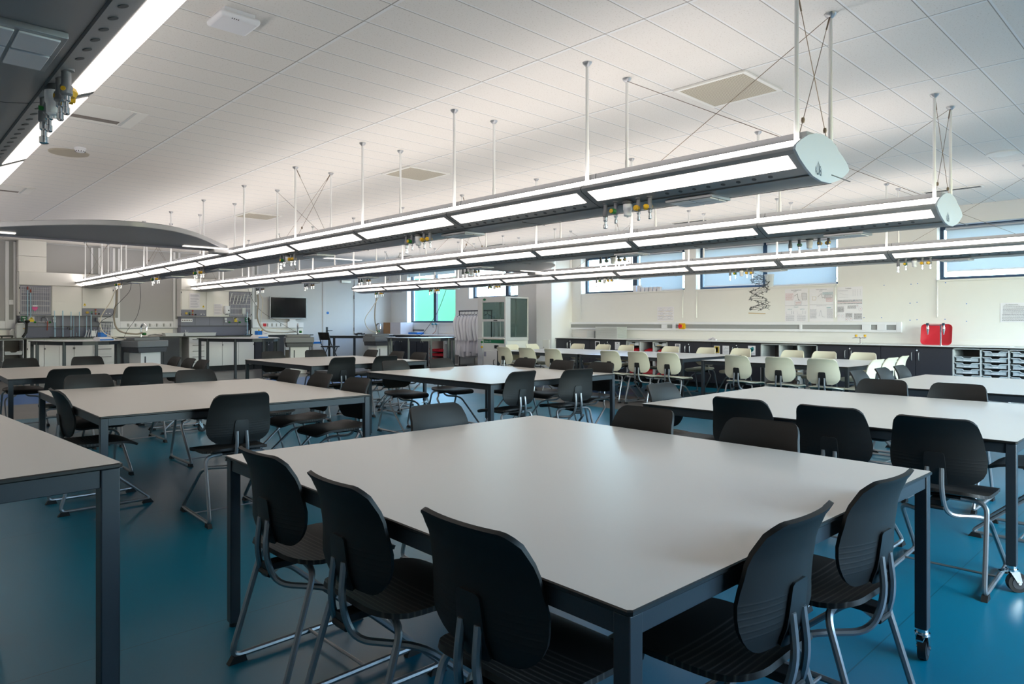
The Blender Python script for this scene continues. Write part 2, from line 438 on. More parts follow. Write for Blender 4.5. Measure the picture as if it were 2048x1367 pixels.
for i, h in enumerate(WN): window('window_%d' % (6+i), h, [(h[0]+h[1])/2], wallx=-YN, axis='y')

# pillar standing against the window wall, with its small hatch
g = G(); g.box(11.72, XW, 10.96, 11.455, 0, CZ); pil = struct('pillar', g, M['pillar'], smooth=False)
g = G(); g.box(11.712, 11.722, 11.03, 11.24, .46, .86); struct('hatch_panel', g, M['white'], pil, bevel=.003)
g = G(); g.cyl((11.705,11.20,.68), (11.713,11.20,.68), .008); struct('hatch_lock', g, M['black'], pil)

# door beside the screen
g = G()
g.box(DOORX[0],DOORX[0]+.09,YW-.02,YW+.1,0,2.66); g.box(DOORX[1]-.09,DOORX[1],YW-.02,YW+.1,0,2.66); g.box(DOORX[0]+.09,DOORX[1]-.09,YW-.02,YW+.1,2.58,2.66)
dr = struct('door_1', g, M['wall_grey'], smooth=False, bevel=.004)
g = G(); g.box(DOORX[0]+.095,DOORX[1]-.095,YW+.01,YW+.055,.006,2.575); struct('door_leaf', g, M['wall_grey'], dr, smooth=False, bevel=.003)
g = G(); g.box(10.13,10.19,YW-.008,YW+.012,.93,1.13); g.tube([(10.16,YW-.01,1.02),(10.16,YW-.06,1.02),(10.31,YW-.06,1.02)], .011, fil=.02); struct('door_handle', g, M['gunmetal'], dr)
g = G(); g.cyl((10.19,YW-.0,1.555), (10.19,YW+.012,1.555), .04, n=20); struct('door_sign', g, M['blue'], dr)
g = G(); g.box(10.62,10.95,YW-.06,YW+.01,2.48,2.56); struct('door_closer', g, M['alu'], dr, bevel=.006)
for z in (.25, 1.05, 2.05, 2.35):
    g = G(); g.box(11.078,11.098,YW-.012,YW+.012,z-.06,z+.06); struct('hinge', g, M['gunmetal'], dr)

# ------------------------------------------------------------------ trunking and panels on the window wall
g = G(); x = XW
g.box(x-.05,x,3.75,11.30,1.225,1.275); g.box(x-.05,x,3.75,11.30,1.10,1.145); g.box(x-.034,x,3.80,11.30,1.145,1.225,1)
g.box(x-.052,x,3.72,3.80,1.10,1.275); g.box(x-.052,x,5.36,5.41,1.10,1.275)
t = obj('dado_trunking', g, [M['white_plastic'], M['grey_infill']], smooth=False, bevel=.006)
tag(t, 'long white wall trunking with grey infill above the dark cupboards', 'trunking')
for y in (4.02, 4.26):
    g = G(); g.box(x-.056,x-.034,y-.07,y+.07,1.13,1.24); s = obj('twin_socket', g, M['white_plastic'], t, bevel=.004)
g = G(); g.box(x-.056,x-.034,8.02,8.10,1.10,1.275); obj('joint_cover', g, M['white_plastic'], t)
g = G(); g.box(x-.056,x-.034,8.24,8.37,1.145,1.225); obj('blank_plate', g, M['white_plastic'], t)
g = G(); g.box(x-.058,x,11.3,11.62,1.06,3.06); g.box(x-.066,x-.05,11.40,11.50,1.30,3.06,1)
t = obj('riser_trunking', g, [M['white_plastic'], M['grey_infill']], smooth=False, bevel=.008)
tag(t, 'white upright trunking with grey strip beside the pillar', 'trunking')
g = G(); g.cyl((x-.052,7.86,1.19),(x-.115,7.86,1.19),.032,n=16); g.box(x-.075,x-.036,7.79,7.93,1.13,1.25,1); g.cyl((x-.115,7.86,1.19),(x-.145,7.86,1.19),.042,n=16,mi=2)
t = obj('emergency_stop_button', g, [M['yellow'], M['yellow'], M['red']]); tag(t, 'yellow emergency stop box with red button on white wall trunking', 'button')
g = G(); g.box(x-.012,x,-2.0,11.29,1.00,1.012); g.box(x-.006,x,.3,10.93,.915,1.0); t = struct('trim_1', g, M['white'], smooth=False)

# ------------------------------------------------------------------ service wings (booms) hung below the ceiling
def profile(cx):
    pts = [(-.365,2.178),(-.355,2.197),(-.205,2.272),(-.200,2.308),(-.10,2.314),(.10,2.314),(.200,2.308),(.205,2.272),(.355,2.197),(.365,2.178),
           (.352,2.158),(.235,2.104),(.15,2.076),(.08,2.063),(-.08,2.063),(-.15,2.076),(-.235,2.104),(-.352,2.158)]
    return [(cx+a, b) for a, b in pts]
def cap_profile(cx):
    pts = [(-.370,2.178),(-.357,2.205),(-.300,2.240),(-.205,2.285),(-.10,2.313),(0,2.322),(.105,2.313),(.185,2.287),(.20,2.272),(.285,2.240),(.345,2.210),(.372,2.184),
           (.355,2.165),(.29,2.130),(.212,2.096),(.08,2.060),(-.04,2.056),(-.15,2.070),(-.235,2.100),(-.312,2.137)]
    return [(cx+a, b) for a, b in pts]
YB0, PITCH, ROD0, RODP = 1.575, 1.487, 1.630, 1.487
def outlet_protos():
    P = {}
    def nozzle(g, ln=.075):
        g.lathe([(.024,.012),(.024,0),(.014,-.004),(.015,-.045),(.019,-.05),(.019,-ln),(.012,-ln-.008)], n=14)
    def coupling(g, z0, mi=1):
        g.lathe([(.013,z0),(.013,z0-.014),(.008,z0-.018),(.008,z0-.034),(.011,z0-.036),(.011,z0-.056),(.007,z0-.06)], n=12, mi=mi)
    for k in ('water', 'plain', 'white', 'gas'):
        g = G()
        if k == 'water': nozzle(g, .085); g.lathe([(.015,-.09),(.015,-.115),(.010,-.12),(.010,-.14),(.016,-.143),(.016,-.165),(.012,-.168)], n=14, mi=1)
        elif k == 'white': g.lathe([(.016,.01),(.018,0),(.036,-.006),(.036,-.022),(.030,-.024)], n=18, mi=0); g.lathe([(.031,-.022),(.031,-.06),(.0275,-.066),(.026,-.10),(.020,-.106),(.006,-.107),(.005,-.116)], n=18, mi=1)
        else: nozzle(g); coupling(g, -.083)
        P[k] = g
    return P
OP = outlet_protos(); OPM = {}
def emit_mesh(key, g, mats):
    if key not in OPM:
        me = bpy.data.meshes.new(key); me.from_pydata(g.v, [], g.f)
        for mm in mats: me.materials.append(mm)
        for p, mi in zip(me.polygons, g.m): p.material_index = mi; p.use_smooth = True
        me.validate(); me.set_sharp_from_angle(angle=math.radians(40)); OPM[key] = me
    return OPM[key]
kg = G(); kg.cyl((0,0,0),(-.036,0,0),.019,n=7); kg.cyl((-.036,0,0),(-.042,0,0),.014,n=12,mi=1); kg.cyl((.02,0,0),(0,0,0),.008,n=8)
def add_linked(name, key, parent, loc, rz=0):
    o = bpy.data.objects.new(name, OPM[key]); COL.objects.link(o); o.parent = parent; o.location = loc; o.rotation_euler = (0,0,rz); return o
emit_mesh('water', OP['water'], [M['nozzle'], M['chrome']]); emit_mesh('plain', OP['plain'], [M['nozzle'], M['chrome']])
emit_mesh('gas', OP['gas'], [M['nozzle'], M['chrome']]); emit_mesh('white', OP['white'], [M['boom_dark'], M['white_plastic']])
emit_mesh('knob_green', kg, [M['green'], M['yellow']]); emit_mesh('knob_yellow', kg, [M['yellow'], M['yellow']])
# the maker's lettering on the end caps: seven tall capitals under a peaked outline
def logo(g, cx, y, z, w, h):
    word = 'WALDNER'; hs = [.56,.68,.83,1.0,.86,.70,.56]; step = w/7
    for i, ch in enumerate(word):
        x0 = cx - w/2 + i*step
        tmp = G(); tmp.text(ch, 1.0, (0,0,0), (1,0,0), (0,1,0))
        mx = max(p[0] for p in tmp.v); mn = min(p[0] for p in tmp.v); my = max(p[1] for p in tmp.v)
        g.add([(x0 + (p[0]-mn)/(mx-mn)*step*.86, y, z + p[1]/my*hs[i]*h) for p in tmp.v], tmp.f, 1)
def boom(cx, nmod, tail, label, side, clusters, near=YB0):
    yend = YB0 + PITCH*nmod + tail
    B = thing('service_wing', label, 'service boom', (cx, (YB0+yend)/2, CZ-1.05), group=None, world=True)
    g = G(); g.prism(profile(cx), YB0+.012, yend-.012, 'y'); obj('housing', g, M['boom'], B, ang=20)
    g = G()
    for k in range(nmod+1):     # seams between the modules
        y = YB0 + PITCH*k
        if k: g.prism([(a*1.0+(a-cx)*.006, 2.185+(b-2.185)*1.006) for a, b in profile(cx)], y-.003, y+.003, 'y')
    for s in (-1, 1):
        g.box(cx+s*.152-.004, cx+s*.152+.004, YB0+.02, yend-.02, 2.0715, 2.0745)
    obj('joint_seam', g, M['boom_dark'], B, smooth=False)
    for yy, d in ((YB0, 1), (yend, -1)):
        g = G(); g.prism(cap_profile(cx), yy, yy+d*.014, 'y')
        if d == 1: logo(g, cx-.075, yy-.0006, 2.085, .092, .075)
        obj('end_cap', g, [M['cap'], M['frame_blue']], B, smooth=False)
    sp = [YB0 + PITCH*k for k in range(nmod+1)] + [yend]
    for k in range(len(sp)-1):
        a, b_ = sp[k]+.05, sp[k+1]-.05
        if b_-a < .15: a, b_ = sp[k]+.02, sp[k+1]-.02
        for s in (-1, 1):
            g = G()
            q = [(cx+s*.3495, 2.1535), (cx+s*.2420, 2.1040), (cx+s*.2420, 2.112), (cx+s*.3495, 2.1625)]
            g.prism(q, a, b_, 'y'); obj('lamp_diffuser', g, M['lamp_low'], B, smooth=False)
            g = G(); q = [(cx+s*.338, 2.2085), (cx+s*.225, 2.2650), (cx+s*.225, 2.258), (cx+s*.338, 2.2015)]
            g.prism(q, sp[k]+.006, sp[k+1]-.006, 'y'); obj('uplight', g, M['lamp_up'], B, smooth=False)
    # round blanking caps along the lower flanks
    for s in (-1, 1):
        g = G(); y = YB0+.22
        while y < yend-.15:
            if all(not (-.3 < y-c < .28) for c in clusters): 
                n = Vector((s*.31, 0, -.95)).normalized(); p = Vector((cx+s*.195, y, 2.0903))
                g.cyl(p-n*.004, p+n*.0016, .0135, n=12)
            y += .098
        obj('flank_dot_pattern', g, M['boom_dark'], B)
    # power plates under the wing
    for c in clusters:
        y = c-.45
        g = G(); g.box(cx-.115, cx+.115, y-.17, y+.17, 2.046, 2.064); 
        for i in range(2):
            for j in range(2): g.box(cx-.10+i*.105, cx-.005+i*.105, y-.15+j*.155, y-.01+j*.155, 2.040, 2.047, 1)
        obj('socket_plate', g, [M['alu'], M['white_plastic']], B, bevel=.002)
        g = G(); g.box(cx-.13, cx+.13, y-.9, y-.896, 2.0605, 2.0645); obj('cover_seam', g, M['boom_dark'], B)
    for c in clusters:
        for s in side:
            xo = s*.185; z0 = 2.086
            def put(nm, key, dy): return add_linked(nm, key, B, (xo, c+dy-(YB0+yend)/2, z0-(CZ-1.05)))
            put('water_outlet', 'water', .16)
            q = put('gas_outlet', 'plain', .07); add_linked('knob', 'knob_green', q, (-.012*s*s,.0,-.062), 0 if s < 0 else PI)
            put('vacuum_outlet', 'white', -.03)
            q = put('gas_outlet', 'gas', -.12); add_linked('knob', 'knob_yellow', q, (0,0,-.062), 0 if s < 0 else PI)
            q = put('gas_outlet', 'gas', -.21); add_linked('knob', 'knob_yellow', q, (0,0,-.062), -.9 if s < 0 else PI+.9)
    nr = int((yend-ROD0)/RODP)+1
    for k in range(nr):
        y = ROD0+RODP*k
        for xx in (cx-.23, cx+.23):
            g = G(); g.cyl((xx,y,2.25),(xx,y,CZ-.004),.0115,n=10); g.cyl((xx,y,2.25),(xx,y,2.48),.0145,n=10); r = obj('suspension_rod', g, M['rod'], B)
            g = G(); g.lathe([(.012,-.03),(.030,-.012),(.034,0)], (xx,y,CZ-.001), n=16); obj('ceiling_flange', g, M['alu'], r)
    # bracing wires: crossed at the ends, and long stays along the wing
    for k in (0, nr-1) + tuple(range(4, nr-2, 4)):
        y = ROD0+RODP*k; g = G()
        g.tube([(cx-.22,y,CZ-.02),(cx+.19,y,2.31)], .0022, n=5); g.tube([(cx+.22,y,CZ-.02),(cx-.19,y,2.31)], .0022, n=5)
        if k+1 < nr and k != nr-1: g.tube([(cx+.22,y,CZ-.02),(cx+.22,y+RODP*.93,2.31)], .0022, n=5); g.tube([(cx+.22,y+RODP,CZ-.02),(cx+.22,y+.1,2.31)], .0022, n=5)
        for a, b_ in (((cx-.22,y,CZ-.02),(cx+.19,y,2.31)), ((cx+.22,y,CZ-.02),(cx-.19,y,2.31))):
            a, b_ = Vector(a), Vector(b_); g.tube([a, a.lerp(b_, .12)], .005, n=6)
            g.lathe([(.008,-.014),(.011,0),(.008,.014)], tuple(a.lerp(b_, .90)), n=8)
        obj('bracing_wire', g, M['wire'], B)
    return B
CL = [2.83, 5.22, 7.9, 10.9, 13.02, 15.4]
boom(0.30, 11, .52, 'silver service wing passing overhead, seen from underneath at the picture corner', (1,), CL)
boom(3.93, 11, .52, 'silver service wing with lit strips, its blue-grey end cap above the front table', (-1,), CL)
boom(6.46, 11, .52, 'silver service wing hanging second from the windows, behind the big end cap', (1,), CL)
boom(10.02, 10, .03, 'silver service wing hanging next to the windows, running out of the picture', (-1,), CL)

# crescent rafts that bridge two wings
def raft(cx, half, ysb, bulge, label):
    B = thing('cross_wing', label, 'service boom', (cx, ysb-.8, 2.2), world=True)
    n = 28; pts = []
    for k in range(n+1):
        t = -1+2*k/n; pts.append((cx+half*t, ysb-.10-bulge*(math.cos(t*PI/2)**1.15)))
    poly = pts + [(cx+half, ysb), (cx-half, ysb)]
    g = G(); g.prism(poly, 2.255, 2.315, 'z'); obj('raft_plate', g, M['boom'], B, bevel=.008, ang=25)
    g = G(); g.box(cx-half, cx+half, ysb, ysb+.03, 2.235, 2.33); obj('edge_rail', g, M['grey_panel'], B, bevel=.004)
    for s in (-1, 1):
        g = G(); g.box(cx+s*half-.22 if s > 0 else cx-half-.08, cx+half+.08 if s > 0 else cx-half+.22, ysb-.22, ysb+.0, 2.19, 2.254); obj('wing_bracket', g, M['boom'], B, bevel=.01)
        g = G(); a = cx+s*(half-.62); b_ = cx+s*(half-.06); g.box(min(a,b_), max(a,b_), ysb-.30, ysb-.22, 2.244, 2.2535); obj('lamp_strip', g, M['lamp_ceiling'], B)
    for k in range(7):
        xx = cx-half+.25+k*(2*half-.5)/6
        g = G(); g.box(xx-.06, xx+.06, ysb+.03, ysb+.034, 2.25, 2.30); obj('socket_face', g, M['boom_dark'], B)
    return B
raft(2.115, 1.50, 9.52, 1.60, 'grey crescent raft bridging the overhead wing and the first lit wing')
raft(8.24, 1.46, 9.52, 1.60, 'grey crescent raft half hidden between the two wings beside the windows')

# ------------------------------------------------------------------ things on the ceiling
def ceil_panel(x, y, label):
    T = thing('air_grille', label, 'vent', (x, y, CZ-.03), group=None, world=True)
    g = G(); g.box(x-.30,x+.30,y-.30,y-.27,CZ-.014,CZ-.001); g.box(x-.30,x+.30,y+.27,y+.30,CZ-.014,CZ-.001); g.box(x-.30,x-.27,y-.27,y+.27,CZ-.014,CZ-.001); g.box(x+.27,x+.30,y-.27,y+.27,CZ-.014,CZ-.001)
    obj('rim', g, M['white'], T); g = G(); g.box(x-.27,x+.27,y-.27,y+.27,CZ-.012,CZ-.002); obj('perforated_plate', g, M['diff'], T, smooth=False)
m = M['diff'] = mat('perforated_plate', (178,170,152), .6); N, L, b = nodes(m)
tc = N.new('ShaderNodeTexCoord'); vo = N.new('ShaderNodeTexVoronoi'); vo.inputs['Scale'].default_value = 62; vo.inputs['Randomness'].default_value = 0
L.new(tc.outputs['Object'], vo.inputs['Vector']); mx = N.new('ShaderNodeMix'); mx.data_type = 'RGBA'; mx.inputs['A'].default_value = lin((120,112,96))+(1,); mx.inputs['B'].default_value = lin((196,188,170))+(1,)
L.new(math_n(N, L, 'GREATER_THAN', vo.outputs['Distance'], .32), mx.inputs['Factor']); L.new(mx.outputs['Result'], b.inputs['Base Color'])
ceil_panel(4.93, 2.715, 'square beige perforated air grille in the ceiling behind the big end cap')
ceil_panel(4.93, 6.885, 'square beige perforated air grille, second of the row along the ceiling')
ceil_panel(4.93, 11.5, 'small-looking beige perforated air grille, last of the row towards the screen wall')
def slot(x, y, label):
    T = thing('slot_vent', label, 'vent', (x, y, CZ-.02), world=True)
    g = G(); g.box(x-.07,x+.07,y-.36,y+.36,CZ-.010,CZ-.001); obj('rim', g, M['white'], T)
    g = G(); g.box(x-.045,x-.012,y-.33,y+.33,CZ-.0125,CZ-.009); g.box(x+.012,x+.045,y-.33,y+.33,CZ-.0125,CZ-.009); obj('slot', g, M['black'], T)
slot(10.84, 2.62, 'dark slotted ceiling vent above the roller blind'); slot(10.86, 6.75, 'dark slotted ceiling vent above the window with the white boxes')
slot(10.80, 11.94, 'dark slotted ceiling vent above the fume cupboard'); slot(10.84, 15.7, 'dark slotted ceiling vent above the tall green window')
def tile_vent(x, y, label):
    T = thing('ceiling_unit', label, 'vent', (x, y, CZ-.02), world=True)
    g = G(); g.box(x-.30,x+.30,y-.29,y+.29,CZ-.008,CZ-.001); obj('rim', g, M['white'], T)
    g = G(); g.box(x-.27,x+.17,y+.13,y+.22,CZ-.012,CZ-.007); obj('dark_slot', g, M['interior'], T)
    g = G(); g.box(x+.19,x+.21,y-.26,y+.26,CZ-.012,CZ-.007); obj('side_slot', g, M['shelf_grey'], T)
tile_vent(1.53, 6.83, 'white ceiling unit with an open dark slot behind the overhead taps')
tile_vent(1.42, 11.5, 'white ceiling unit with a dark slot above the curved raft')
T = thing('access_point', 'white box fixed to the ceiling tiles at the top edge of the picture', 'network box', (1.61, 4.10, CZ-.07), world=True)
g = G(); g.box(1.49,1.73,3.98,4.22,CZ-.062,CZ-.022); obj('case', g, M['white_plastic'], T, bevel=.02)
g = G(); g.box(1.52,1.70,4.0,4.2,CZ-.024,CZ-.001); obj('mount', g, M['white_plastic'], T)
g = G(); [g.box(1.56+.012*i,1.564+.012*i,3.99,3.992+.01,CZ-.0635,CZ-.0615) for i in range(4)]; obj('status_light', g, M['black'], T)
T = thing('smoke_detector', 'small white smoke detector under the ceiling by the beige disc', 'smoke detector', (1.66, 8.30, CZ-.06), world=True)
g = G(); g.lathe([(.055,0),(.055,-.016),(.047,-.02),(.047,-.034),(.040,-.045),(.02,-.05)], (1.66,8.30,CZ-.001), n=24); obj('head', g, M['white_plastic'], T)
g = G(); [g.box(1.66+.044*math.cos(a)-.003,1.66+.044*math.cos(a)+.003,8.30+.044*math.sin(a)-.004,8.30+.044*math.sin(a)+.004,CZ-.046,CZ-.036) for a in [k*PI/6 for k in range(12)]]; obj('vent_slots', g, M['gunmetal'], T)
g = G(); g.lathe([(.19,0),(.185,-.008),(.12,-.011)], (1.62,8.62,CZ-.001), n=36); t = obj('ceiling_speaker', g, M['diffuser']); tag(t, 'round beige disc in the ceiling behind the smoke detector', 'speaker')
g = G(); g.lathe([(.15,0),(.148,-.01),(.135,-.014),(.13,-.012),(.09,-.02),(.03,-.022)], (8.93,1.69,CZ-.001), n=36); t = obj('ceiling_speaker', g, M['white']); tag(t, 'round white grille in the ceiling towards the roller blinds', 'speaker')
for x, y, lb in ((10.0,17.6,'long recessed lamp glowing in the ceiling in front of the screen wall'), (7.2,16.9,'long recessed ceiling lamp hidden behind the wings near the screen')):
    g = G(); g.box(x-.62,x+.62,y-.09,y+.09,CZ-.012,CZ-.002); t = obj('ceiling_lamp', g, M['lamp_ceiling']); tag(t, lb, 'ceiling lamp')
# ------------------------------------------------------------------ tables
def make_table(name, label, cat, cx, cy, rz, w, l, h, topm, castors, group=None):
    """Steel-framed table; its base point is the middle of the floor under it. castors: corners (x, y signs) that stand on a castor."""
    T = thing(name, label, cat, (cx, cy, 0), rz, group)
    t = .013; g = G(); x, y = w/2, l/2; c = .008
    top = [(-x+c,-y),(x-c,-y),(x,-y+c),(x,y-c),(x-c,y),(-x+c,y),(-x,y-c),(-x,-y+c)]
    ins = [(px*(1-.003/x), py*(1-.003/y)) for px, py in top]
    n = 8; vs = [(p[0],p[1],h-t) for p in ins] + [(p[0],p[1],h-t+.003) for p in top] + [(p[0],p[1],h-.003) for p in top] + [(p[0],p[1],h) for p in ins]
    for r in range(3): g.add([], [])
    b0 = len(g.v); g.v += vs
    for r in range(3):
        for k in range(n): g.f.append((b0+r*n+k, b0+r*n+(k+1) % n, b0+(r+1)*n+(k+1) % n, b0+(r+1)*n+k)); g.m.append(1)
    g.f.append(tuple(b0+3*n+k for k in range(n))); g.m.append(0); g.f.append(tuple(b0+k for k in range(n-1,-1,-1))); g.m.append(1)
    obj('tabletop', g, [topm, M['edge']], T, smooth=False)
    e = .006; L = .042 if h < .8 else .045; rb = h-t-.047
    for s in (-1, 1):
        g = G(); g.box(-x+e+L, x-e-L, s*(y-e-.022)-.017, s*(y-e-.022)+.017, rb, h-t); obj('rail', g, M['slate'], T, bevel=.002)
        g = G(); g.box(s*(x-e-.022)-.017, s*(x-e-.022)+.017, -y+e+L, y-e-L, rb, h-t); obj('rail', g, M['slate'], T, bevel=.002)
    for sx in (-1, 1):
        for sy in (-1, 1):
            ca = (sx, sy) in castors; zb = .125 if ca else .018
            g = G(); x0 = sx*(x-e-L/2); y0 = sy*(y-e-L/2)
            g.box(x0-L/2, x0+L/2, y0-L/2, y0+L/2, zb, h-t); leg = obj('leg', g, M['slate'], T, bevel=.003)
            g = G()
            if ca:
                a = .5*sx + .4*sy; ux, uy = math.cos(a), math.sin(a); vx, vy = -uy, ux; off = .024
                g.cyl((x0,y0,.125),(x0,y0,.110),.020,n=14); g.cyl((x0,y0,.110),(x0,y0,.100),.026,n=16)
                for q in (-1, 1):
                    p = [(x0+vx*q*.018+ux*d, y0+vy*q*.018+uy*d, zz) for d, zz in ((-.018,.102),(.024,.102),(.036,.05),(.018,.045))]
                    p2 = [(a_+vx*q*.003, b_+vy*q*.003, c_) for a_, b_, c_ in p]
                    g.add(p+p2, [(0,1,2,3),(7,6,5,4),(0,4,5,1),(1,5,6,2),(2,6,7,3),(3,7,4,0)])
                cxx, cyy = x0+ux*off, y0+uy*off
                g.cyl((cxx-vx*.014, cyy-vy*.014,.046),(cxx+vx*.014, cyy+vy*.014,.046),.045,n=24,mi=1)
                g.cyl((cxx-vx*.016, cyy-vy*.016,.046),(cxx+vx*.016, cyy+vy*.016,.046),.028,n=20,mi=2)
                g.cyl((cxx-vx*.024, cyy-vy*.024,.046),(cxx+vx*.024, cyy+vy*.024,.046),.007,n=10)
                g.add([(x0+ux*d+vx*q, y0+uy*d+vy*q, zz) for d, q, zz in ((-.02,-.014,.10),(-.02,.014,.10),(-.055,.012,.092),(-.055,-.012,.092),(-.02,-.014,.106),(-.02,.014,.106),(-.055,.012,.098),(-.055,-.012,.098))], [(0,1,2,3),(7,6,5,4),(0,4,5,1),(1,5,6,2),(2,6,7,3),(3,7,4,0)])
                obj('castor', g, [M['chrome'], M['black'], M['gunmetal']], leg)
            else:
                g.cyl((x0,y0,.0),(x0,y0,.020),.017,n=14); obj('glide', g, M['black'], leg)
    return T
TW, TL, TH = 1.83, 2.105, .71
def corner_table(name, label, nx, ny, deg, top='top', group='square tables', castors=((-1,-1),(1,-1))):
    a = math.radians(deg); ca, sa = math.cos(a), math.sin(a)
    cx = nx + TW/2*ca - TL/2*sa; cy = ny + TW/2*sa + TL/2*ca
    return make_table(name, label, 'table', cx, cy, a, TW, TL, TH, M[top], castors, group)
GT = 'large square tables on dark frames'
T_FRONT = corner_table('square_table', 'large pale table at the front with eight dark chairs and an empty top', 1.068, .7916, -.889, group=GT)
corner_table('square_table', 'large pale table on the screen-wall side, directly behind the tall bench edge', 1.015, 4.583, -.65, group=GT)
corner_table('square_table', 'large pale table in the middle of the room catching window glare on its top', 4.124, 4.608, .055, group=GT)
corner_table('square_table', 'large pale table furthest back below the wall screen', 4.166, 8.095, -.147, group=GT)
corner_table('square_table', 'large pale table cut by the picture edge, in front of the white cupboards', 1.038, 8.249, -1.48, group=GT)
corner_table('square_table', 'large pale table beside the front table towards the windows, wheels showing', 3.891, .678, .274, group=GT)
corner_table('square_table', 'pale table in front of the clear tray shelves', 6.43, .14, 0, group=GT)
GW = 'square tables with ivory chairs'
corner_table('square_table', 'white-topped table between ivory chairs next to the fume cupboard', 9.12, 7.915, 0, top='top_white', group=GW)
corner_table('square_table', 'white-topped table between ivory chairs in front of the red bags', 9.12, 5.775, 0, top='top_white', group=GW)
corner_table('square_table', 'white-topped table between ivory chairs near the red tray', 8.90, 3.27, -1.5, top='top_white', group=GW)
# tall bench at the picture edge
a = math.radians(3.8)
W_, L_ = 1.8, 1.43
cx = .496 - W_/2*math.cos(a) - L_/2*math.sin(a); cy = 1.99 - W_/2*math.sin(a) + L_/2*math.cos(a)
make_table('tall_table', 'tall dark-framed bench table with a bare top cut off by the picture edge', 'table', cx, cy, a, W_, L_, .90, M['top'], ())

# ------------------------------------------------------------------ chairs
def bell(t, r): return r - math.sqrt(max(0, r*r - (r-t)**2)) if t < r else 0.
US = [-1,-.93,-.8,-.62,-.42,-.2,0,.2,.42,.62,.8,.93,1]
def ease(n): return [.5-.5*math.cos(PI*k/n) for k in range(n+1)]
def lerp_tab(tab, x):
    for (a, fa), (b, fb) in zip(tab, tab[1:]):
        if x <= b:
            t = (x-a)/(b-a); t = max(0, min(1, t)); return fa + (fb-fa)*(t*t*(3-2*t)*.5 + t*.5)
    return tab[-1][1]
ZB, ZT = .497, .815
def back_fn(u, v):
    z = ZB + (ZT-ZB)*v
    w = lerp_tab([(.497,.188),(.56,.200),(.62,.203),(.70,.192),(.815,.172)], z)
    w -= bell(z-ZB, .085) + bell(ZT-z, .04)
    y = lerp_tab([(.497,-.196),(.56,-.214),(.64,-.222),(.72,-.232),(.78,-.252),(.815,-.272)], z)
    k = lerp_tab([(.497,.030),(.62,.048),(.74,.046),(.815,.034)], z)
    return (u*w, y + k*abs(u)**2.1*(w/.2)**2, z)
def seat_fn(u, v):
    y = -.212 + .432*v
    w = lerp_tab([(-.212,.186),(-.10,.203),(.05,.208),(.22,.196)], y) - bell(y+.212, .075) - bell(.22-y, .06)
    z = .443 + .020*max(0, (-.08-y)/.13)**2 - .036*max(0, (y-.09)/.13)**2 - .010*(1-abs(u)**2)*max(0, 1-abs(y+.03)/.17)
    return (u*w, y, z)
def chair_proto(kind, label):
    mb, ms, mp = (M['chair'], M['chair_seat'], M['plate']) if kind == 'black' else (M['ivory_back'], M['ivory_seat'], M['plate'])
    T = thing('shell_chair', label, 'chair')
    g = G(); g.shell(back_fn, US, ease(16), .013); bk = obj('backrest', g, mb, T, ang=60)
    g = G()
    def pl(u, v):
        z = .497 + .155*v; p = back_fn(0, (z-ZB)/(ZT-ZB)); w = (.052 - .010*v) - bell((1-v)*.155, .012) - bell(v*.155, .008)
        return (u*w, p[1] - .0085 - .010*(1-u*u)*(1-v)*.8, z - .004)
    g.shell(pl, [-1,-.85,-.5,0,.5,.85,1], ease(8), .008); obj('back_plate', g, mp, bk, ang=60)
    g = G(); g.shell(seat_fn, US, ease(16), .015); obj('seat', g, ms, T, ang=60)
    for s in (-1, 1):
        g = G()
        pts = [(s*.030,-.226,.575),(s*.033,-.240,.46),(s*.046,-.205,.350),(s*.186,-.060,.338),(s*.206,.290,.026),(s*.206,-.262,.026),(s*.196,-.140,.420),(s*.09,-.125,.424)]
        g.tube(pts, .0112, n=8, fil=[.06,.07,.07,.045,.045,.05], seg=5); fr = obj('side_frame', g, M['steel'], T)
        for y0, d in ((.262, 1), (-.232, -1)):
            g = G(); g.prism([(y0-.030*d,.0),(y0+.040*d,.0),(y0+.022*d,.026),(y0-.022*d,.026)] if d > 0 else [(y0+.030,.0),(y0+.022,.026),(y0-.022,.026),(y0-.040,.0)], s*.206-.013, s*.206+.013, 'x'); obj('foot', g, M['black'], fr, smooth=False)
    g = G(); g.cyl((-.206,.055,.030),(.206,.055,.030),.006,n=8); obj('crossbar', g, M['steel'], T)
    g = G(); g.cyl((-.040,-.222,.385),(.040,-.222,.385),.010,n=10); g.box(-.028,.028,-.225,-.02,.395,.420); g.box(-.13,.13,-.13,.05,.416,.430); obj('seat_bracket', g, M['black'], T, bevel=.003)
    return T
USED = {}
def chair(kind, x, y, facing, label, group, jx=0.):
    """x, y: point of the floor under the seat; facing: degrees, 0 looks along +Y."""
    rz = math.radians(facing)
    if kind not in USED:
        T = USED[kind] = chair_proto(kind, label); T.location = (x, y, 0); T.rotation_euler = (0,0,rz); T['group'] = group; return T
    return dup(USED[kind], (x, y, 0), rz, label, group)
BACK = .27      # distance from the seat point to the top of the back
def at_back(kind, bx, by, facing, label, group, wob=0.):
    """Places a chair by the top of its back, seen from above at (bx, by)."""
    a = math.radians(facing); fx, fy = -math.sin(a), math.cos(a)
    if facing in (90, 180): bx -= fx*.045; by -= fy*.045
    return chair(kind, bx + fx*BACK, by + fy*BACK, facing + wob, label, group)
EX, WX, NY, FY = -90, 90, 0, 180          # looking along +X, -X, +Y, -Y
gA = 'dark chairs round the front table'
at_back('black', .985, 2.35, EX, 'black chair at the front table by its corner near the tall bench, ribbed seat', gA, 1)
at_back('black', .965, 1.78, EX, 'black chair in the middle of the three along the near flank of the front table', gA, -2)
at_back('black', .975, 1.21, EX, 'black chair seen from behind at the very front, biggest back in the picture', gA, 0)
at_back('black', 1.63, .675, NY, 'black chair at the front table corner leg, back turned, wide seat under the top', gA, 1)
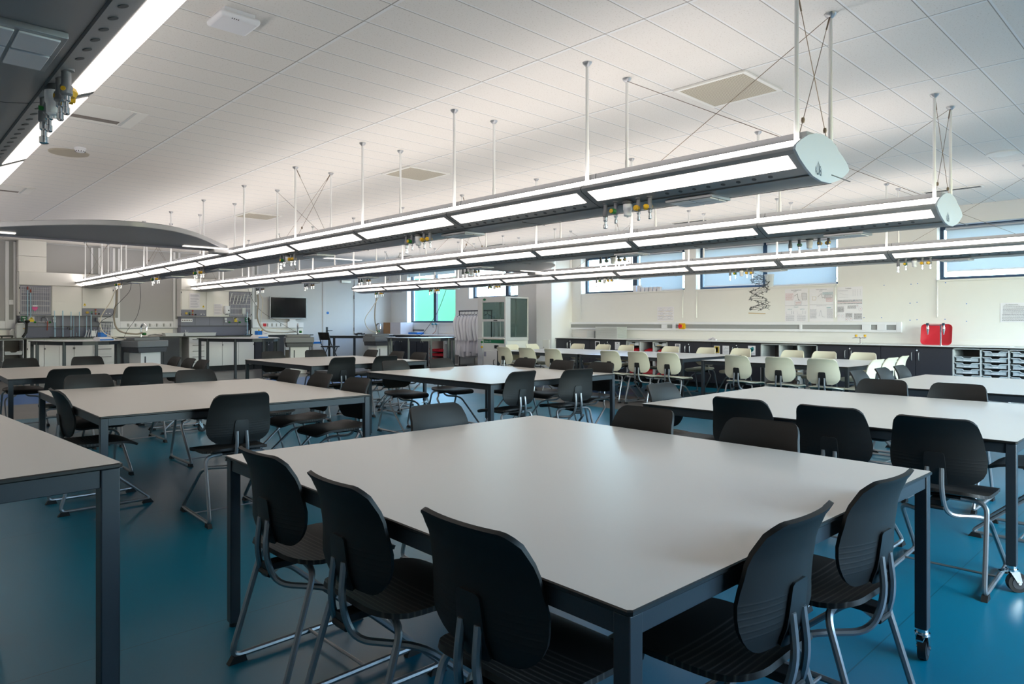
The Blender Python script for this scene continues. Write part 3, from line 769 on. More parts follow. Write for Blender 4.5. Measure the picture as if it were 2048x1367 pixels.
at_back('black', 2.22, .665, NY, 'black chair beside the castor of the front table, ribbed seat', gA, -2)
at_back('black', 2.28, 2.99, FY, 'dark chair alone on the far edge of the front table, only its backrest showing', gA)
at_back('black', 2.985, 2.12, WX, 'brown-lit chair tucked at the far corner side of the front table', gA)
at_back('black', 2.985, 1.48, WX, 'brown-lit chair facing the camera across the front table, overlapping two black backs', gA)
gB = 'dark chairs round the table beside the front table'
at_back('black', 3.76, 2.02, EX, 'black chair back farther along the neighbouring table, behind a brown-lit chair', gB)
at_back('black', 3.74, 1.49, EX, 'black chair in the middle of three at the neighbouring table, seen from behind', gB)
at_back('black', 3.67, .98, EX, 'black chair at the neighbouring table next to its wheeled leg, curved tube showing', gB, 2)
at_back('black', 4.27, 2.88, FY, 'chair with bluish daylight on its back at the neighbouring table corner', gB)
at_back('black', 5.815, 1.88, WX, 'brown-lit chair across the neighbouring table, the one farther from the window blind', gB)
at_back('black', 5.815, 1.37, WX, 'brown-lit chair across the neighbouring table, in line with the red tray', gB)
at_back('black', 4.98, .50, NY, 'chair at the picture edge whose blue-lit seat shows behind the wheeled leg', gB)
gC = 'dark chairs by the tray shelves'
at_back('black', 6.73, 2.38, FY, 'blue-lit dark chair standing alone beside the white table corner leg', gC)
at_back('black', 7.32, 2.36, FY, 'blue-lit dark chair, first of the close pair before the dark cupboards', gC)
at_back('black', 7.86, 2.36, FY, 'blue-lit dark chair, second of the close pair before the dark cupboards', gC)
gD = 'dark chairs round the second table of the screen-wall side'
at_back('black', 1.765, 4.30, NY, 'black chair standing well out from the second table, whole sled frame in view', gD, -2)
at_back('black', .925, 5.46, EX, 'black chair seen edge-on at the second table, beside its corner', gD)
at_back('black', 1.42, 6.79, FY, 'brown chair on the far edge of the second table next to a black back', gD)
at_back('black', 2.30, 6.78, FY, 'brown chair on the far edge of the second table by the corner of three chairs', gD)
at_back('black', 2.945, 6.14, WX, 'brown chair, first of three in a diagonal line at the second table', gD)
at_back('black', 2.935, 5.52, WX, 'brown chair, middle of three in a diagonal line at the second table', gD)
at_back('black', 2.915, 4.88, WX, 'brown chair, last of three in a diagonal line, next to the second table leg', gD)
gE = 'dark chairs round the table before the white cupboards'
at_back('black', 1.48, 7.79, NY, 'black back half hidden behind a brown chair, under the retort stands', gE)
at_back('black', 2.12, 7.72, NY, 'black back with plate showing between two brown chairs of the second table', gE)
at_back('black', 1.45, 10.46, FY, 'brown chair in front of the open tray unit beside the white cupboards', gE)
at_back('black', 2.17, 10.44, FY, 'brown chair in front of the white cupboard drawers', gE)
at_back('black', 2.985, 9.55, WX, 'brown chair in front of the dark cupboard doors, first of three', gE)
at_back('black', 2.98, 9.0, WX, 'brown chair in front of the dark cupboard doors, middle of three', gE)
at_back('black', 2.97, 8.52, WX, 'brown chair in front of the white drawers, last of three', gE)
gF = 'dark chairs round the table below the screen'
at_back('black', 4.54, 7.90, NY, 'black back in front of the table below the screen, nearer the sink post', gF)
at_back('black', 5.17, 7.86, NY, 'black back in front of the table below the screen, next to a brown chair', gF)
at_back('black', 4.66, 10.32, FY, 'brown chair under the sink post with the black bucket, below the screen', gF)
at_back('black', 5.38, 10.32, FY, 'brown chair in front of the open tray slots below the screen', gF)
at_back('black', 6.09, 9.75, WX, 'brown chair before the grey sink post, first of three below the door', gF)
at_back('black', 6.09, 9.0, WX, 'brown chair before the grey sink post, middle of three below the door', gF)
at_back('black', 6.09, 8.42, WX, 'brown chair before the dark cupboards, last of three below the door', gF)
gH = 'dark chairs round the middle table'
at_back('black', 4.58, 6.82, FY, 'brown chair at the middle table next to its corner, seat visible below the frame', gH)
at_back('black', 5.26, 6.82, FY, 'brown chair at the middle table in front of the coat rack', gH)
at_back('black', 6.05, 6.10, WX, 'brown chair across the middle table, nearest the ivory row by the fume cupboard'.replace('nearest', 'close to'), gH)
at_back('black', 6.05, 5.47, WX, 'brown chair across the middle table, in front of the third ivory back', gH)
at_back('black', 6.04, 4.88, WX, 'brown chair across the middle table behind a black backrest', gH)
at_back('black', 4.45, 4.49, NY, 'black chair pulled out at the middle table, ribs and plate facing the camera', gH, 1)
at_back('black', 5.12, 4.33, NY, 'black chair pulled out and turned at the middle table, beside a brown chair', gH, -14)
gI = 'ivory chairs along the window-side tables'
for i, (x, y, lb) in enumerate([(8.56,9.26,'ivory chair back in front of the fume cupboard door'), (8.52,8.64,'ivory chair back just past the fume cupboard'),
        (8.52,8.0,'ivory chair back in front of the pillar hatch'), (8.59,6.82,'ivory chair back, first of three in front of the red bags'),
        (8.61,6.29,'ivory chair back, middle of three in front of the red bags'), (8.63,5.77,'ivory chair back, last of three in front of the red bags'),
        (8.66,4.66,'ivory chair back in front of the teal poster'), (8.60,4.05,'ivory chair back in front of the empty shelves'), (8.60,3.50,'ivory chair back beside the table leg below the gas taps')]):
    at_back('ivory', x, y, EX, lb + ', seen from behind', gI, (-2, 3, 0, 1, -1, 2, -3, 1, 2)[i])
gJ = 'ivory chairs facing the camera across the window-side tables'
for x, y, f, lb in [(9.62,10.10,FY,'ivory chair at the table end below the fume cupboard glass'), (10.20,10.10,FY,'ivory chair at the table end in front of the pillar'),
        (11.04,9.55,WX,'ivory chair top before the cupboard with one handle'), (11.04,8.86,WX,'ivory chair top before the cupboard with the small framed card'),
        (11.04,8.28,WX,'ivory chair top before the shelf with clear trays and red bag'), (11.04,7.25,WX,'ivory chair top before the last bay of the red bag shelf'),
        (11.04,6.50,WX,'ivory chair top below the pair of handles and white lock'), (11.04,5.83,WX,'ivory chair top partly covering the gold card'),
        (10.90,4.86,WX,'ivory chair top before the empty grey shelves'), (10.90,4.36,WX,'ivory chair top at the end of the empty grey shelves'), (10.88,3.78,WX,'ivory chair top below the yellow gas taps')]:
    at_back('ivory', x, y, f, lb, gJ)
gK = 'ivory chairs seen edge-on at the table end'
at_back('ivory', 9.02, 2.93, NY, 'ivory chair seen edge-on in pale blue light, first of three', gK, -3)
at_back('ivory', 9.60, 2.95, NY, 'ivory chair seen edge-on in pale blue light, middle of three', gK, -4)
at_back('ivory', 10.22, 3.0, NY, 'ivory chair seen edge-on in pale blue light, last of three by the cupboard handles', gK, 2)

# folding high chair by the door
T = thing('high_chair', 'black folding high chair with a low back beside the door', 'chair', (9.22, 16.85, 0), math.radians(-75))
g = G(); g.box(-.19,.19,-.16,.18,.60,.63); obj('seat', g, M['black'], T, bevel=.01)
def hb(u, v): return (u*.19, -.19-.07*v+.03*u*u, .80+.20*v)
g = G(); g.shell(hb, [-1,-.5,0,.5,1], [0,.3,.7,1], .012); obj('backrest', g, M['black'], T)
for s in (-1, 1):
    g = G(); g.tube([(s*.19,-.24,1.0),(s*.19,-.14,.70),(s*.19,.26,.02)], .013, n=8); obj('leg', g, M['gunmetal'], T)
    g = G(); g.tube([(s*.175,.10,.60),(s*.175,-.24,.02)], .013, n=8); obj('leg', g, M['gunmetal'], T)
g = G(); g.cyl((-.19,.12,.26),(.19,.12,.26),.011); obj('footrest', g, M['gunmetal'], T)
# ------------------------------------------------------------------ benches along the window wall
XF = 11.86                                   # plane of the cupboard fronts
def yb(u): return YX(u, XF)
g = G(); g.box(11.832, 12.425, .05, 10.94, .9, .914); g.box(11.829, 12.425, .05, 10.94, .884, .9, 1)
t = obj('worktop', g, [M['top_white'], M['edge']], smooth=False); tag(t, 'long white worktop with a dark edge under the row of windows', 'worktop')
def fr_handle(parent, y, z0, z1, X=XF, name='handle'):
    g = G(); g.tube([(X,y,z0),(X-.028,y,z0),(X-.028,y,z1),(X,y,z1)], .0055, n=6, fil=.012, seg=3); obj(name, g, M['alu'], parent)
def cupboard_x(y0, y1, ym, label, handles=True, lock=True, X=XF, ztop=.884, back=12.42):
    """Two-door cupboard whose doors face -X; y0 < y1."""
    T = thing('base_cupboard', label, 'cupboard', ((X+back)/2, (y0+y1)/2, 0), group='dark base cupboards', world=True)
    g = G(); g.box(X+.02, back, y0+.002, y1-.002, .10, ztop); obj('carcass', g, M['black_panel'], T, smooth=False)
    g = G(); g.box(X+.06, back, y0+.002, y1-.002, 0, .10); obj('plinth', g, M['kick'], T, smooth=False)
    for a, b_ in ((y0, ym), (ym, y1)):
        g = G(); g.box(X, X+.019, a+.004, b_-.004, .105, ztop-.006); d = obj('door', g, M['black_panel'], T, smooth=False, bevel=.0015)
        if handles: fr_handle(d, (b_-.05) if a == y0 else (a+.05), .68, .80, X)
    if lock:
        g = G(); g.cyl((X-.006,ym-.02,.835),(X+.002,ym-.02,.835),.011,n=14); obj('lock', g, M['white_plastic'], T)
    return T
cupboard_x(yb(1179.5), 10.94, yb(1139), 'dark two-door cupboard next to the pillar, under the black cap', True)
cupboard_x(yb(1252.3), yb(1179.5), yb(1213.5), 'dark two-door cupboard with two framed cards, under the white tray stack')
cupboard_x(yb(1422.6), yb(1335), yb(1375.5), 'dark two-door cupboard beside the red bag shelf with one printed card')
cupboard_x(yb(1520.8), yb(1422.6), yb(1471), 'dark two-door cupboard with gold, sketch and teal cards')
cupboard_x(yb(1761.6), yb(1635.2), yb(1697), 'dark two-door cupboard below the yellow gas taps')
cupboard_x(yb(1904.4), yb(1761.6), yb(1831), 'dark two-door cupboard below the red tray')
def rack_x(us, label, X=XF, ztop=.884, back=12.42):
    ys = [yb(u) for u in us]; y0, y1 = ys[-1], ys[0]
    T = thing('tray_shelf', label, 'shelf unit', ((X+back)/2, (y0+y1)/2, 0), world=True)
    g = G(); g.box(X+.06,back,y0,y1,0,.10); obj('plinth', g, M['kick'], T, smooth=False)
    for k, y in enumerate(ys):
        g = G(); o = -.018 if k == 0 else (.0 if k == len(ys)-1 else -.009); g.box(X, back, y+o, y+o+.018, .10, ztop); obj('upright', g, M['shelf_grey'], T, smooth=False)
        g = G()
        for r in range(6):
            if k: g.box(X+.04, back-.05, y+.018+o, y+o+.026, .17+.105*r, .18+.105*r)
            if k < len(ys)-1: g.box(X+.04, back-.05, y+o-.008, y+o, .17+.105*r, .18+.105*r)
        obj('runners', g, M['shelf_grey'], T, smooth=False)
    g = G(); g.box(X, back, y0, y1, ztop-.018, ztop); obj('top_panel', g, M['shelf_grey'], T, smooth=False)
    g = G(); g.box(X, back, y0, y1, .10, .118); obj('bottom_panel', g, M['shelf_grey'], T, smooth=False)
    g = G(); g.box(back-.02, back-.005, y0, y1, .118, ztop-.018); obj('back_panel', g, M['interior'], T, smooth=False)
    return T, ys
def tray(y0, y1, z, label, group, X=XF, depth=.42, m=None, card=.5):
    """Shallow tray with a scooped front, its front at X, facing -X."""
    m = m or M['tray_clear']
    T = thing('storage_tray', label, 'tray', (X+depth/2, (y0+y1)/2, z), group=group, world=True)
    w = y1-y0; h = .075; a = .10*w; b_ = .30*w; c = .37*w
    top = [(y0+.0, h), (y0+b_, h), (y0+c, h-.022), (y1-c, h-.022), (y1-b_, h), (y1, h)]
    poly = [(y0+.02, 0), (y1-.02, 0), (y1-.012, h-.014)] + [(p, q-.014) for p, q in reversed(top)][1:-1] + [(y0+.012, h-.014)]
    g = G(); g.prism([(p, z+q) for p, q in poly], X+.012, X+.016, 'x')
    g.box(X+.012, X+depth, y0+.02, y1-.02, z, z+.004); g.box(X+.012, X+depth, y0+.016, y0+.02, z, z+h-.012); g.box(X+.012, X+depth, y1-.02, y1-.016, z, z+h-.012); g.box(X+depth-.004, X+depth, y0+.02, y1-.02, z, z+h-.012)
    obj('tub', g, m, T, smooth=False)
    g = G(); rim = [(p, q) for p, q in top]
    g.prism([(p, z+q) for p, q in rim] + [(p, z+q-.014) for p, q in reversed(rim)], X-.006, X+.018, 'x')
    g.box(X, X+depth, y0, y0+.016, z+h-.014, z+h-.006); g.box(X, X+depth, y1-.016, y1, z+h-.014, z+h-.006); obj('rim', g, m, T, smooth=False, bevel=.002)
    if card:
        g = G(); ym = (y0+y1)/2; g.box(X+.008, X+.0115, ym-card*w/2, ym+card*w/2, z+.012, z+.026); obj('name_strip', g, M['paper'], T, smooth=False)
    return T
# empty grey shelves, red bag shelf, clear tray shelf
rack_x([1521.2, 1558.5, 1595.5, 1635], 'empty grey three-bay shelf under the worktop')
T, ys = rack_x([1252.5, 1279.5, 1306, 1334.6], 'grey three-bay shelf holding red bags and two clear trays')
for k, lb in ((0, 'clear tray with a yellow strip, in the bay by the framed cards'), (2, 'clear tray with a yellow strip, in the bay by the printed card')):
    q = tray(ys[k+1]+.012, ys[k]-.028, .775, lb, 'clear trays over the red bags', card=0)
    g = G(); ym = (ys[k]+ys[k+1])/2; g.box(XF+.006, XF+.0115, ym-.02, ym+.08, .787, .797); obj('yellow_strip', g, M['yellow'], q, smooth=False)
    g = G(); g.box(XF+.006, XF+.0115, ym-.14, ym-.05, .79, .825); obj('card', g, M['paper'], q, smooth=False)
    g = G(); g.box(XF+.03, XF+.30, ym+.02, ym+.13, .782, .83); obj('contents', g, M['gunmetal'], q, smooth=False)
for k in range(3):
    for z, lv in ((.62, 'top'), (.46, 'second'), (.33, 'third'), (.19, 'bottom')):
        if (k, lv) in ((1, 'third'),): continue
        y0, y1 = ys[k+1]+.03, ys[k]-.045; c = (y0+y1)/2
        g = G(); g.shell(lambda u, v: (XF+.05+.36*v, c+u*(y1-y0)/2, z+.105*(max(0, 1-abs(u)**4))**.5*(max(0, 1-abs(2*v-1)**4))**.5), [-1,-.96,-.8,-.5,0,.5,.8,.96,1], [0,.03,.12,.3,.5,.7,.88,.97,1], .006)
        o = obj('red_bag', g, M['red'], ang=70); tag(o, 'soft red bag in the %s bay, %s level' % (('first','middle','third')[k] + ' shelf', lv), 'bag', 'red bags in the three-bay shelf')
T, ys = rack_x([1904.8, 1961, 2017.5, 2080], 'grey shelf unit filled with clear trays below the worktop end')
for k in range(3):
    for r in range(7):
        if k == 0 and r == 0: continue
        z = .775 - .0905*r
        lb = 'clear storage tray, %s bay of the tray shelf, %s from the top' % (('first', 'middle', 'last')[k], ('top row', 'second row', 'third row', 'fourth row', 'fifth row', 'sixth row', 'bottom row')[r])
        tray(ys[k+1]+.012, ys[k]-.030, z, lb.replace(', top row from the top', ', top row').replace('bottom row from the top', 'bottom row'), 'clear trays in the tray shelf', card=rnd.uniform(.22, .45))

# printed cards stuck on the cupboard doors
def card(u0, u1, v0, v1, label, art):
    y0, y1 = yb(u1), yb(u0); um = (u0+u1)/2; z1, z0 = ZX(um, v0, XF), ZX(um, v1, XF)
    T = thing('printed_card', label, 'poster', (XF-.004, (y0+y1)/2, z0), group='cards on the cupboard doors', world=True)
    g = G(); g.box(XF-.0035, XF-.0005, y0, y1, z0, z1); obj('sheet', g, M['paper'], T, smooth=False)
    g = G(); X = XF-.0038; h = z1-z0; w = y1-y0
    def R(a, b_, c, d, mi=0): g.box(X-.0004, X+.0002, y1-b_*w, y1-a*w, z1-d*h, z1-c*h, mi)
    art(R, g, lambda a, c: (X-.0004, y1-a*w, z1-c*h)); obj('print', g, [M['gunmetal'], M['gold_print'], M['teal_print'], M['ink_pale']], T, smooth=False)
def a_dark(R, g, P): R(.14,.86,.10,.62); R(.4,.6,.2,.5,3); R(.2,.8,.75,.80,3)
def a_grid(R, g, P): [R(.15,.85,.08+.13*i,.16+.13*i) for i in range(5)]; R(.15,.85,.80,.82); R(.3,.7,.88,.90)
def a_text(R, g, P):
    g.add([P(.30,.12), P(.70,.12), P(.5,.24)], [(0,1,2)]); [R(.15,.85,.32+.07*i,.335+.07*i,3) for i in range(8)]; R(.3,.7,.9,.92)
def a_gold(R, g, P): R(.08,.92,.06,.80,1); R(.32,.68,.16,.72,3); R(.15,.85,.88,.90)
def a_sketch(R, g, P):
    R(.1,.9,.62,.64); [g.add([P(.1+.02*i,.6-.02*i), P(.5,.18), P(.52,.2)], [(0,1,2)]) for i in range(2)]; R(.5,.9,.3,.31); R(.2,.8,.8,.82,3)
def a_teal(R, g, P):
    for i, (dx, dy) in enumerate(((0,0),(.06,.14),(-.04,.28))): g.add([P(.22+dx,.34+dy), P(.62+dx,.10+dy), P(.82+dx,.20+dy), P(.42+dx,.46+dy)], [(0,1,2,3)], 2)
    R(.12,.88,.77,.785); R(.12,.88,.84,.855); R(.4,.6,.92,.935)
card(1190.3, 1199.6, 682, 699, 'small framed card with a dark picture on the cupboard door by the pillar', a_dark)
card(1230, 1239.4, 683.5, 698.8, 'pale card with a small emblem on the door beside the red bag shelf', a_text)
card(1350.5, 1360.7, 687, 706, 'tall card with a dark grid print on the door after the red bag shelf', a_grid)
card(1428, 1440, 691, 709, 'card with a gold print peeking over the ivory chair', a_gold)
card(1445.2, 1458.2, 691, 708, 'card with a thin line sketch beside the gold card', a_sketch)
card(1496.2, 1511, 691, 710, 'card with a teal sheet drawing next to the empty shelves', a_teal)

# things on and above the worktop
WT = .914
def stack(y0, y1, n, x0, x1, label, nm='plastic_tray'):
    for k in range(n):
        T = G(); z = WT + .001 + k*.0235; d = .004*(k % 2)
        T.prism([(y0+.01,0),(y1-.01,0),(y1,.017),(y1+.006,.020),(y0-.006,.020),(y0,.017)], x0+d, x1-d, 'x'); T.v = [(a_, b_, c_+z) for a_, b_, c_ in T.v]
        o = obj('plastic_tray', T, M['clear'], smooth=False); tag(o, label % ('%s from the worktop' % ('first','second','third','fourth','fifth','sixth','seventh','eighth','ninth','tenth','eleventh')[k]), 'tray', 'stacked white trays')
stack(YX(1243,12.1), YX(1199,12.1), 11, 11.95, 12.30, 'white plastic tray in the tall stack on the worktop, %s')
stack(YX(1196,12.18), YX(1181,12.18), 7, 12.05, 12.38, 'white plastic tray in the low stack by the tall one, %s')
g = G(); g.lathe([(.10,0),(.105,.03),(.085,.07),(.05,.095),(.01,.10)], (12.1, YX(1107,12.1), WT+.002), n=16, sx=1.1); g.box(11.92,12.02,YX(1107,12.1)-.07,YX(1107,12.1)+.07,WT+.004,WT+.012)
t = obj('black_cap', g, M['black']); tag(t, 'crumpled black hat on the worktop end by the pillar', 'hat')  # a cap: rounded crown with a flat brim
g = G(); g.box(-.11,.11,-.15,.15,0,.004); g.box(-.10,.12,-.16,.13,.004,.007); g.tube([(-.09,-.12,.012),(-.02,.0,.05),(.05,.12,.012)], .018, n=8)
g.v = [(x_*.9+12.0, y_+YX(1426,12.0), z_+WT+.002) for x_, y_, z_ in g.v]
t = obj('paper_sheets', g, M['paper']); tag(t, 'loose white papers with a rolled sheet on the worktop under the poster wall', 'paper')
g = G(); yy = YX(2000, 12.0); g.box(11.88,12.08,yy-.15,yy+.15,WT+.001,WT+.006); t = obj('flat_sheets', g, M['paper']); tag(t, 'flat white papers on the worktop above the tray shelf', 'paper')
# gas taps with yellow knobs
def gas_tap(x, y, z, label, pl='-x'):
    T = thing('gas_tap', label, 'tap', (x, y, z), world=True)
    g = G(); g.lathe([(.035,0),(.035,.008),(.012,.012),(.012,.085),(.018,.09),(.018,.11)], (x,y,z), n=14); g.tube([(x,y-.09,z+.10),(x,y+.09,z+.10)], .010); obj('body', g, M['chrome'], T)
    for s in (-1, 1):
        g = G(); g.tube([(x,y+s*.07,z+.10),(x-.10,y+s*.09,z+.095)], .008); obj('spout', g, M['alu'], T)
        g = G(); g.cyl((x,y+s*.07,z+.115),(x,y+s*.07,z+.150),.021,n=8); obj('knob', g, M['yellow'], T)
gas_tap(12.05, YX(1721, 12.05), WT, 'chrome bench gas taps with two yellow knobs on the worktop')
# red tray and the tall tap in front of it
ty = YX(1872.5, 12.15)
T = thing('serving_tray', 'red rounded tray propped upright on the worktop behind a tall tap', 'tray', (12.18, ty, WT), world=True)
def rr(w, h, r, n=6):
    out = []
    for cx, cy, a0 in ((w/2-r, h-r, 0), (-w/2+r, h-r, 90), (-w/2+r, r, 180), (w/2-r, r, 270)):
        for k in range(n+1):
            a = math.radians(a0+90*k/n); out.append((cx+r*math.cos(a), cy+r*math.sin(a)))
    return out
wd, ht = .43, .33
o1 = rr(wd, ht, .06); o2 = [(p*.985, .0025+q*.985) for p, q in o1]; o3 = [(p*.90, .0165+q*.90) for p, q in o1]
n = len(o1); tilt = .16
def TP(p, q, d): return (12.12+q*tilt+d, ty+p, WT+.003+q*math.cos(tilt))
g = G()
rings = [(o1, -.002), (o1, .004), (o2, -.004), (o3, .016)]
vs = [TP(p, q, .004) for p, q in o1] + [TP(p, q, -.003) for p, q in o1] + [TP(p, q, -.003) for p, q in o2] + [TP(p, q, .015) for p, q in o3]
fs = [(r*n+k, r*n+(k+1) % n, (r+1)*n+(k+1) % n, (r+1)*n+k) for r in range(3) for k in range(n)] + [tuple(3*n+k for k in range(n))]
vs += [TP(p, q, .021) for p, q in o3]; fs += [(k, 4*n+k, 4*n+(k+1) % n, (k+1) % n) for k in range(n)] + [tuple(4*n+k for k in range(n-1,-1,-1))]
g.add(vs, fs); obj('tray_body', g, M['red'], T, ang=50)
xt = 11.98; yt = YX(1881.5, xt)
T = thing('bench_tap', 'tall chrome bench tap with two dark-handled nozzles in front of the red tray', 'tap', (xt, yt, WT), world=True)
g = G(); g.lathe([(.028,0),(.028,.01),(.011,.014),(.011,.315),(.014,.32)], (xt,yt,WT), n=14); g.tube([(xt,yt-.05,WT+.312),(xt,yt+.175,WT+.312)], .009); obj('column', g, M['chrome'], T)
for dy in (.17, -.045):
    g = G(); g.lathe([(.016,0),(.016,-.03),(.022,-.05),(.019,-.085),(.008,-.14),(.006,-.155)], (xt-.02,yt+dy,WT+.32), n=12); nz = obj('nozzle', g, M['chrome'], T)
    g = G(); g.cyl((xt-.02,yt+dy+.0,WT+.315),(xt-.065,yt+dy,WT+.325),.020,n=6); g.cyl((xt-.02,yt+dy,WT+.30),(xt-.02,yt+dy,WT+.345),.014,n=8); obj('handle', g, M['frame_blue'], nz)

# ------------------------------------------------------------------ blinds
def blind(y0, y1, ztop, zbot, label, x=XW+.10, bottom=True):
    T = thing('roller_blind', label, 'blind', (x, (y0+y1)/2, zbot), group='roller blinds', world=True)
    g = G(); g.cyl((x,y0,ztop-.035),(x,y1,ztop-.035),.028,n=14); obj('roller', g, M['alu'], T)
    g = G(); g.box(x-.001,x+.001,y0+.01,y1-.01,zbot+.02,ztop-.035); obj('fabric', g, M['blind'], T, smooth=False)
    g = G(); g.box(x-.006,x+.006,y0+.01,y1-.01,zbot,zbot+.022); obj('bottom_bar', g, M['white_plastic'], T)
blind(YX(1366,12.54), YX(1280,12.54), 2.805, 1.955, 'pale roller blind over half of the window with the white boxes')
blind(YX(1527,12.54), YX(1408,12.54), 2.805, 1.99, 'pale roller blind behind the molecule model')
blind(4.80, YX(1533.5,12.54), 2.805, 1.955, 'pale roller blind above the handwritten posters')
blind(.42, 3.12, 2.79, 2.07, 'pale roller blind with a bright gap below it, above the red tray')
blind(YX(909,12.6)-.1, YX(820,12.6)+.05, 2.855, 2.70, 'pale roller blind rolled nearly up over the green view')
def pull(u, v0, v1, label, x=XW-.012):
    y = YX(u, x); z1, z0 = ZX(u, v0, x), ZX(u, v1, x)
    g = G(); g.tube([(XW+.08,y,2.79),(XW+.05,y,2.2),(x,y,z1),(x,y,z0),(x-.01,y-.006,z0-.012),(x-.012,y-.018,z0),(x-.01,y-.02,z1),(XW+.05,y-.02,2.2)], .003, n=5)
    t = obj('blind_chain', g, M['alu']); tag(t, label, 'blind cord', 'cords of the roller blinds')
pull(1161.5, 590, 637, 'thin cord hanging below the window beside the riser trunking'); pull(1365, 581, 635, 'thin looped cord hanging between two windows, above the emergency stop')
pull(1393, 580, 635, 'thin cord hanging at the window corner nearer the molecule model'); pull(1670, 568, 634, 'thin cord hanging between two handwritten posters'); pull(1873, 562, 633, 'thin looped cord hanging above the red tray')

# white boxes and a jug on the window sills
k = 0
for r in range(3):
    for c in range(7):
        if r == 2 and c in (2,3,4,5,6): continue
        u = 1267+c*8; y = YX(u+4, 12.50)
        g = G(); g.box(12.462,12.57,y-.036,y+.036,1.947+r*.047,1.947+r*.047+.046); o = obj('glove_box', g, M['paper'], smooth=False, bevel=.002)
        tag(o, 'small white carton in the box stack on the window sill, %s layer, %s along' % (('lowest','middle','top')[r], ('first','second','third','fourth','fifth','sixth','seventh')[c]), 'box', 'white cartons on the sill')
T = G(); y = YX(1538.5,12.5); T.lathe([(.075,0),(.09,.20),(.098,.22),(.098,.235)], (12.50,y,1.947), n=20, sx=.62); T.tube([(12.43,y,1.99),(12.405,y,2.03),(12.405,y,2.11),(12.43,y,2.15)], .008)
t = obj('plastic_jug', T, M['clear']); tag(t, 'white plastic measuring jug on the sill between the two blinds', 'jug')
for i, (y, kind) in enumerate(((13.9,'dish rack'), (14.25,'wire basket'), (13.1,'drying rack'))):
    g = G(); x0, x1 = 12.46, 12.56
    for a in range(6): g.tube([(x0,y-.16+.064*a,1.948),(x0,y-.16+.064*a,2.10-.02*a),(x1,y-.16+.064*a,2.10-.02*a),(x1,y-.16+.064*a,1.948)], .004, n=5)
    for z in (1.952, 2.0, 2.05): g.tube([(x0,y-.17,z),(x0,y+.17,z)], .004, n=5); g.tube([(x1,y-.17,z),(x1,y+.17,z)], .004, n=5)
    t = obj('wire_rack', g, (M['blue'], M['alu'], M['cable'])[i]); tag(t, ('blue', 'pale metal', 'dark')[i]+' '+kind+' on the sill above the fume cupboard', 'rack')

# ------------------------------------------------------------------ posters on the window wall
def poster(u0, u1, v0, v1, label, draw, X=XW-.004):
    y0, y1 = YX(u1, X), YX(u0, X); um = (u0+u1)/2; z1, z0 = ZX(um, v0, X), ZX(um, v1, X)
    T = thing('poster', label, 'poster', (X, (y0+y1)/2, z0), group='handwritten posters', world=True)
    g = G(); n = 6; w = y1-y0; h = z1-z0
    g.shell(lambda u, v: (X+.0015-.002*math.sin(3*v+u)**2*(.3+.7*abs(2*v-1)), y1-w*u, z0+h*v), [i/n for i in range(n+1)], [i/n for i in range(n+1)], .0008); obj('sheet', g, M['paper'], T)
    g = G(); XX = X-.0036
    def P(a, c, d=0): return (XX-d, y1-a*w, z1-c*h)
    def line(pts, t=.002, mi=0):
        for p, q in zip(pts, pts[1:]):
            p3, q3 = Vector(P(*p)), Vector(P(*q)); d = q3-p3
            if d.length < 1e-6: continue
            nn = Vector((0, -d.z, d.y)).normalized()*t/2; g.add([p3-nn, q3-nn, q3+nn, p3+nn], [(0,1,2,3)], mi)
    def scrib(a0, a1, c, hh, mi=0):       # one line of handwriting: uneven short words
        a = a0
        while a < a1-.01:
            b_ = min(a1, a+rnd.uniform(.02, .075)); q = [(a+(b_-a)*i/5, c+hh*(.5 if i % 2 else -.4)*rnd.uniform(.6,1)) for i in range(6)]
            line(q, .0032, mi); a = b_+.012
    def words_(txt, a, c, size, mi=0): g.text(txt, size*h, P(a, c), (0,-1,0), (0,0,1), mi, 'CENTER', sx=w/h*1.0)
    draw(line, scrib, words_, P, g); obj('writing', g, [M['ink'], M['ink_pale'], M['ink_red'], M['ink_teal'], M['gold_print']], T, smooth=False)
def cloudbox(line, a0, a1, c0, c1, mi): line([(a0,c0),(a1,c0+.004),(a1+.02,(c0+c1)/2),(a1,c1),(a0+.01,c1),(a0,c0)], .003, mi)
def p1(line, scrib, W_, P, g):
    W_('Trends in melting points across', .5, .055, .036); W_('period 2', .45, .098, .036)
    line([(.42,.22),(.56,.155),(.59,.34),(.62,.33),(.66,.355)], .004); cloudbox(line, .03,.35,.14,.34,2); cloudbox(line, .75,.94,.14,.34,0); cloudbox(line, .44,.72,.37,.49,1)
    for i in range(6): scrib(.06,.33,.17+.028*i,.012,2); scrib(.78,.93,.17+.028*i,.012,1)
    for i in range(3): scrib(.48,.70,.40+.028*i,.012,2)
    line([(.01,.505),(.99,.505)], .003, 1); W_('melting points', .5, .56, .034, 3); W_('period 2 trends', .22, .625, .03, 3); W_('period 3 trends', .77, .625, .03, 3)
    for x0 in (.05,.55):
        line([(x0,.68),(x0+.01,.77),(x0+.2,.77)], .002, 1); line([(x0+.24,.66),(x0+.24,.77)], .004, 1); line([(x0+.34,.68),(x0+.34,.77)], .004, 1)
        for i in range(6): scrib(x0,x0+.36,.81+.028*i,.012,1)
